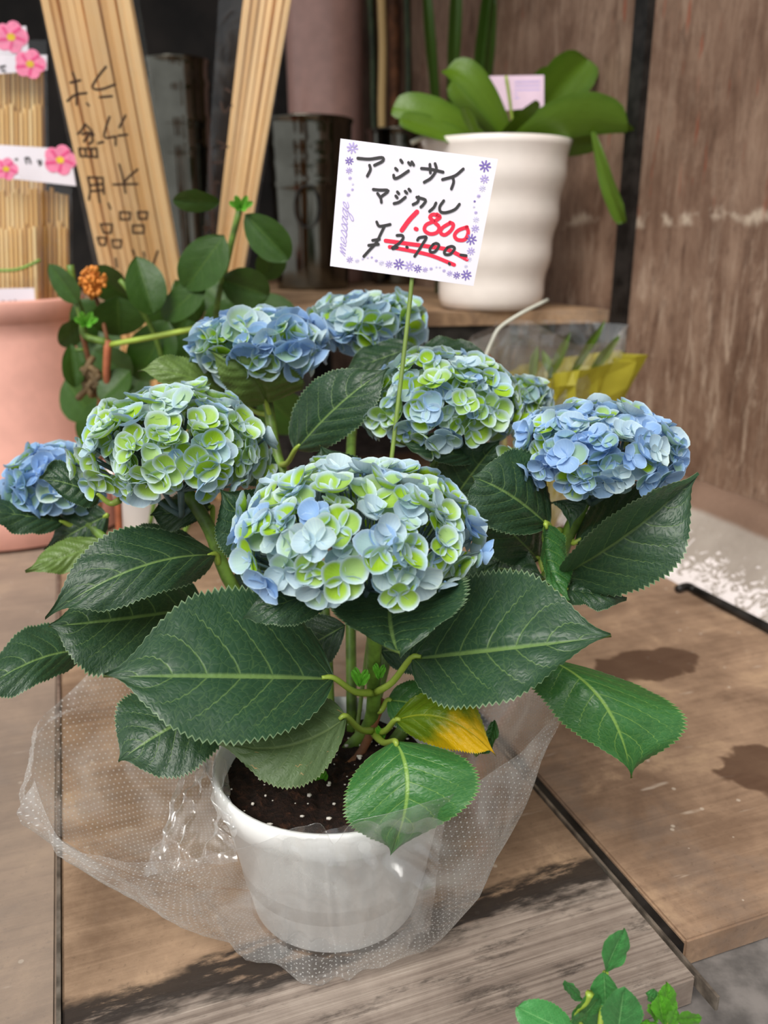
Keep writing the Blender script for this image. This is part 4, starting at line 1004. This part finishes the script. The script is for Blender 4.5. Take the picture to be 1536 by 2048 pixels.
def paper_label(par, quad, Y, flowers, inks=()):
    """white paper label, quad px corners tl,tr,br,bl"""
    a, b, c, d = [P(x, y, Y) for x, y in quad]; n = (b - a).cross(d - a).normalized(); n = -n if n.dot(CAM - a) < 0 else n
    c = onplane(*quad[2], a, n)
    vv = [a, b, c, d] + [q - n * .0008 for q in (a, b, c, d)]
    lb = mesh_obj('paper_label', vv, [(0, 3, 2, 1), (4, 5, 6, 7), (0, 1, 5, 4), (1, 2, 6, 5), (2, 3, 7, 6), (3, 0, 4, 7)], M['paper'], par, False)
    idn = lambda x, y: (x, y)
    for (x, y, r) in flowers:
        ink([([(x + math.cos(k * 1.256) * r * .62, y + math.sin(k * 1.256) * r * .5), (x + math.cos(k * 1.256) * r * .3, y + math.sin(k * 1.256) * r * .25)], r * .9) for k in range(5)], idn, a, n, 10, .0006, M['rose_print'], 'printed_flower', lb)
        ink([([(x + math.cos(k * 1.256 + .35) * r * .95, y + math.sin(k * 1.256 + .35) * r * .75), (x + math.cos(k * 1.256 + .1) * r * .35, y + math.sin(k * 1.256 + .1) * r * .3)], r * .16) for k in range(5)], idn, a, n, 10, .0009, M['pink_print'], 'printed_flower', lb)
        ink([([(x - 2, y), (x + 2, y)], r * .36)], idn, a, n, 6, .0012, M['yellow_print'], 'flower_centre', lb)
    if inks: ink(inks, idn, a, n, 3.2, .0006, M['black_ink'], 'printed_text', lb)
    return lb
pC = pack('pale pack of bamboo skewers standing tallest in the pink pot under two labels', -30, 92, 120, 470, 1.335, 13, .02)
pB = pack('small pack of bamboo skewers next to the ivy leaves in the pink pot', 70, 138, 372, 640, 1.285, 7, .01)
pA = pack('tied pack of bamboo skewers with a pale sticker in front in the pink pot', -30, 82, 376, 660, 1.25, 12, .03)
paper_label(pC, [(-30, 58), (52, 52), (58, 108), (-30, 108)], 1.318, [(22, 74, 30)])
paper_label(pC, [(-30, 108), (94, 110), (94, 140), (-30, 150)], 1.315, [(60, 128, 28)], [[(0, 134), (10, 132)], [(3, 140), (10, 142)]])
paper_label(pB, [(-30, 288), (140, 298), (152, 372), (-30, 352)], 1.262, [(120, 320, 30)], [[(50, 318), (54, 315), (59, 319)], [(52, 322), (53, 326)], [(58, 316), (61, 326)], [(76, 321), (77, 325)], [(81, 321), (82, 326), (79, 330)], [(31, 319), (34, 318)]])
paper_label(pA, [(-30, 320), (16, 312), (42, 356), (-30, 352)], 1.228, [(12, 338, 22)])
m = MB(); m.tube([P(-20, 541, 1.228), P(30, 540, 1.226), P(60, 530, 1.228), P(80, 520, 1.236)], .0022, 6); m.build('green_tie', plain('green_twine', srgb(120, 160, 70), .6), pA)
paper_label(pA, [(-30, 578), (68, 576), (72, 620), (-30, 622)], 1.228, [], [[(6, 602), (8, 606)], [(30, 601), (34, 605)], [(20, 602), (23, 605)]])

# ------------------------------------------------------------------ leafy plant with orange buds behind the hydrangea
IV = V((-.34, 1.02, 0))
ivy = thing('leafy_shrub', IV, 'round leaved green plant with a cluster of orange buds between pink pot and hydrangea', 'plant')
IL = [((440, 405), (346, 400), 46, .98, 'smooth_leaf'), ((490, 428), (578, 520), 74, .98, 'smooth_leaf'), ((448, 470), (370, 578), 92, .96, 'smooth_leaf'), ((272, 512), (308, 628), 80, .98, 'smooth_leaf'),
      ((412, 560), (326, 640), 60, .97, 'smooth_leaf'), ((440, 558), (538, 592), 82, .99, 'smooth_leaf'), ((235, 592), (238, 672), 112, 1.0, 'smooth_leaf'), ((98, 528), (156, 606), 46, 1.0, 'smooth_leaf'),
      ((335, 640), (275, 760), 96, 1.03, 'smooth_leaf'), ((140, 688), (152, 775), 46, 1.0, 'smooth_leaf'), ((480, 600), (420, 680), 80, 1.04, 'smooth_leaf'), ((190, 700), (260, 760), 70, 1.06, 'smooth_leaf'),
      ((350, 560), (400, 640), 60, 1.05, 'smooth_leaf'), ((520, 560), (560, 500), 60, 1.05, 'smooth_leaf'), ((400, 680), (330, 760), 80, 1.06, 'smooth_leaf'), ((260, 600), (180, 540), 66, 1.06, 'smooth_leaf'),
      ((230, 800), (160, 880), 70, 1.04, 'smooth_leaf'), ((260, 740), (200, 800), 60, 1.0, 'smooth_leaf'), ((170, 640), (120, 690), 50, 1.02, 'smooth_leaf'), ((450, 700), (560, 720), 80, 1.07, 'smooth_leaf'), ((600, 640), (500, 610), 70, 1.07, 'smooth_leaf'),
      ((350, 760), (420, 860), 90, 1.07, 'smooth_leaf'), ((520, 780), (600, 860), 90, 1.07, 'smooth_leaf'), ((470, 860), (420, 760), 90, 1.08, 'smooth_leaf')] + [((x_, y_), (x_ + dx_, y_ + dy_), 84, 1.10 + .02 * (k_ % 3), 'smooth_leaf') for k_, (x_, y_, dx_, dy_) in enumerate([(150, 600, 60, 80), (230, 640, -60, 90), (300, 600, 70, 70), (380, 620, -50, 90), (450, 620, 60, 80), (530, 600, -70, 60), (200, 760, 70, 80), (290, 740, -60, 90), (370, 720, 70, 70), (440, 740, -50, 90), (560, 640, 40, 90), (130, 760, 60, 80), (330, 560, -70, 60), (500, 700, 60, 80), (240, 860, 60, 60), (400, 560, 60, 50)])]
for i, (b, t, w_, Y, mt) in enumerate(IL):
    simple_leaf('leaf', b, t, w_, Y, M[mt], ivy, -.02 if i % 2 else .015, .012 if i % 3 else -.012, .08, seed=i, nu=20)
for (pl, r, mt) in [([IV + V((.05, .02, 0)), P(430, 900, 1.03), P(430, 650, 1.0), P(455, 520, .985), P(480, 415, .98)], .0035, 'stem'), ([IV, P(228, 830, 1.0), P(214, 760, .99), P(216, 680, .99)], .0045, 'stem_red'),
                    ([P(216, 690, .99), P(300, 675, .98), P(400, 655, .97)], .0032, 'petiole'), ([P(216, 685, .99), P(170, 672, .99), P(165, 640, .99), P(150, 585, .99), P(140, 530, .99)], .0042, 'stem'),
                    ([IV + V((-.03, 0, 0)), P(200, 800, 1.0), P(180, 730, 1.0), P(165, 668, .99)], .0032, 'stem_brown'), ([P(216, 685, .99), P(200, 620, 1.0), P(186, 580, 1.0)], .0025, 'stem_brown'),
                    ([IV + V((.02, .02, 0)), P(330, 850, 1.03), P(320, 700, 1.02), P(270, 600, 1.0), P(240, 560, 1.0)], .003, 'stem'), ([P(146, 700, 1.0), P(170, 700, 1.0)], .002, 'stem')]:
    m = MB(); m.tube(pl, r, 7, 4); m.build('stem', M[mt], ivy)
rnd = random.Random(5); m = MB()
for i in range(90):
    a = rnd.random() * 6.28; r = math.sqrt(rnd.random()) * 27
    m.ball(P(185 + math.cos(a) * r, 562 + math.sin(a) * r * 1.05, .985 + rnd.uniform(-.01, .012)), rnd.uniform(.0018, .0032), 6)
for k in range(14):
    a = k * .45; m.tube([P(184, 600, .99), P(185 + math.cos(a) * 22, 562 + math.sin(a) * 22, .985)], .001, 4, 1)
o = m.build('bud_cluster', M['orange'], ivy); o['label'] = 'cluster of tiny orange buds'
for (cx, cy) in [(482, 408), (172, 640)]:
    for q in range(6):
        a = q * 1.05; simple_leaf('young_leaf', (cx, cy + 8), (cx + math.cos(a) * 24, cy - 4 + math.sin(a) * 15), 13, .975, M['fore_leaf_lime'], ivy, -.008, nu=8, nv=2)
m = MB()
for i in range(9): m.tube([P(180 + rnd.uniform(-25, 25), 740 + rnd.uniform(-30, 40), 1.0), P(180 + rnd.uniform(-20, 20), 760 + rnd.uniform(-30, 30), .99), P(180 + rnd.uniform(-25, 25), 780 + rnd.uniform(-20, 30), 1.0)], .004, 5, 3)
m.build('withered_leaf', plain('dry_brown_leaf', srgb(128, 104, 68), .8, var=.3), ivy)

# ------------------------------------------------------------------ cellophane bundle with yellow-green tissue, under the shelf
WB = V((.19, 1.10, 0))
wb = thing('wrapped_bouquet', WB, 'yellow green tissue bundle in crinkled cellophane under the orchid beside the brown wall', 'bouquet')
def cone_sheet(name, center, pts_top, zb, rb, mat, amp, seed, par):
    vs_ = []; fs = []; uv = []; n = len(pts_top) * 5; rws = 16; c = V(center)
    for i in range(n + 1):
        ci = i // 5; t = (i % 5) / 5; a = pts_top[ci % len(pts_top)]; b = pts_top[(ci + 1) % len(pts_top)]; top = a.lerp(b, t)
        d = top - c; d.z = 0; d.normalize(); bot = c + d * rb + V((0, 0, zb))
        for j in range(rws + 1):
            f = j / rws; p = bot.lerp(top, f); h = noise.noise(V((i * .6, f * 4, seed))) + .8 * abs(noise.noise(V((i * 1.3, f * 3, seed + 5))))
            vs_.append(p + d * amp * h * f); uv.append((i, j))
    for i in range(n):
        for j in range(rws): q = i * (rws + 1) + j; fs.append((q, q + 1, q + rws + 2, q + rws + 1))
    return mesh_obj(name, vs_, fs, mat, par, False, uv)
cone_sheet('tissue', WB, [P(1000, 770, 1.06), P(1060, 765, 1.03), P(1120, 745, 1.0), P(1180, 735, 1.02), P(1275, 712, 1.08), P(1230, 700, 1.16), P(1150, 712, 1.18), P(1040, 730, 1.15)], .02, .03, M['tissue'], .03, 2, wb)
cone_sheet('cellophane', WB + V((0, -.01, 0)), [P(930, 690, 1.06), P(1000, 660, 1.02), P(1060, 640, .99), P(1150, 690, .99), P(1240, 680, 1.04), P(1250, 650, 1.12), P(1140, 640, 1.15), P(1000, 640, 1.12)], .02, .04, M['crinkle_film'], .02, 6, wb)
for i, (b, t) in enumerate([((1060, 770), (1075, 690)), ((1090, 775), (1140, 665)), ((1130, 770), (1210, 640)), ((1110, 770), (1085, 700)), ((1170, 760), (1240, 670))]):
    simple_leaf('blade', b, t, 18, 1.05, M['orchid_leaf'], wb, .02, .005, .05, WT_LANCE, nu=12, seed=i)
m = MB(); m.tube([WB + V((-.01, -.02, .02)), P(1010, 780, 1.03), P(975, 712, 1.01)], .0035, 6); m.build('twig', M['stem_brown'], wb)
m = MB(); m.tube([P(1095, 600, 1.03), P(1040, 628, 1.0), P(1000, 655, .985), P(985, 680, .98), P(968, 720, .98)], .0022, 6); m.build('fold_crease', M['white_ribbon'], wb)

# white pot behind the hydrangea's left side
wp = P(290, 1062, .0 + 1.08); wc = V((G(285, 1075).x, G(285, 1075).y + .05, 0))
t_ = thing('white_pot', wc, 'small white pot standing behind the hydrangea beside the pink pot', 'pot')
m = MB(); m.lathe([(0, .001), (.042, .001), (.045, .004), (.056, .085), (.058, .088), (.058, .1), (.056, .101), (.053, .098), (.044, .03), (0, .03)], wc, 48); m.build('body', M['white_plastic'], t_)
m = MB(); m.lathe([(0, .088), (.03, .087), (.0535, .085)], wc, 32); m.build('soil', M['soil'], t_)

# ------------------------------------------------------------------ foreground sprigs
FG = V((.108, .30, -.022))
fg = thing('foreground_sprig', FG, 'young green sprig with pointed leaves in front of the weathered board', 'plant')
FL = [((1211, 1946), (1250, 1857), 52, .335, 'fore_leaf', WT_LANCE, 0), ((1206, 1944), (1210, 2010), 52, .33, 'fore_leaf', WT_OVAL, 0), ((1128, 1962), (1164, 2000), 24, .33, 'fore_leaf', WT_LANCE, 0),
      ((1150, 2070), (1034, 2014), 76, .325, 'fore_leaf', WT_OVAL, .03), ((1235, 2085), (1250, 1974), 82, .315, 'fore_leaf', WT_LANCE, .03), ((1150, 2060), (1200, 1995), 60, .33, 'fore_leaf', WT_OVAL, 0), ((1140, 2045), (1176, 2030), 20, .32, 'fore_leaf', WT_LANCE, 0)]
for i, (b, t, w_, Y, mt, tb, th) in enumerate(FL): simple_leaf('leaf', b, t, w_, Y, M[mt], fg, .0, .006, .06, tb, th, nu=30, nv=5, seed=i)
m = MB(); m.tube([FG, P(1200, 2080, .325), P(1206, 2010, .332), P(1211, 1944, .335)], .0016, 6); m.build('stem', M['petiole'], fg)
m = MB(); m.tube([P(1200, 2100, .325), P(1152, 2032, .325), P(1172, 2006, .325), P(1180, 1986, .325)], [.0015, .0014, .0014, .0022], 6); m.build('bud_stem', M['petiole'], fg)
FG2 = V((.165, .315, -.022))
fg2 = thing('foreground_sprig', FG2, 'bright lime green young shoot in front of the metal strip end', 'plant')
for i, (b, t, w_, Y, mt) in enumerate([((1335, 2040), (1334, 1964), 40, .335, 'fore_leaf_lime'), ((1330, 2050), (1318, 1986), 40, .325, 'fore_leaf_lime'), ((1318, 2000), (1292, 1985), 30, .335, 'fore_leaf'), ((1312, 2045), (1300, 2008), 18, .325, 'fore_leaf_lime'),
                                       ((1345, 2040), (1404, 2036), 28, .325, 'fore_leaf_lime'), ((1325, 2055), (1280, 2046), 22, .325, 'fore_leaf_lime'), ((1340, 2060), (1352, 2015), 24, .32, 'fore_leaf_lime')]):
    simple_leaf('leaf', b, t, w_, Y, M[mt], fg2, .0, .005, .06, WT_LANCE, .03, nu=24, nv=4, seed=i)
m = MB(); m.tube([FG2, P(1332, 2090, .33), P(1332, 2040, .333), P(1318, 1998, .335)], .0016, 6); m.build('stem', M['petiole'], fg2)
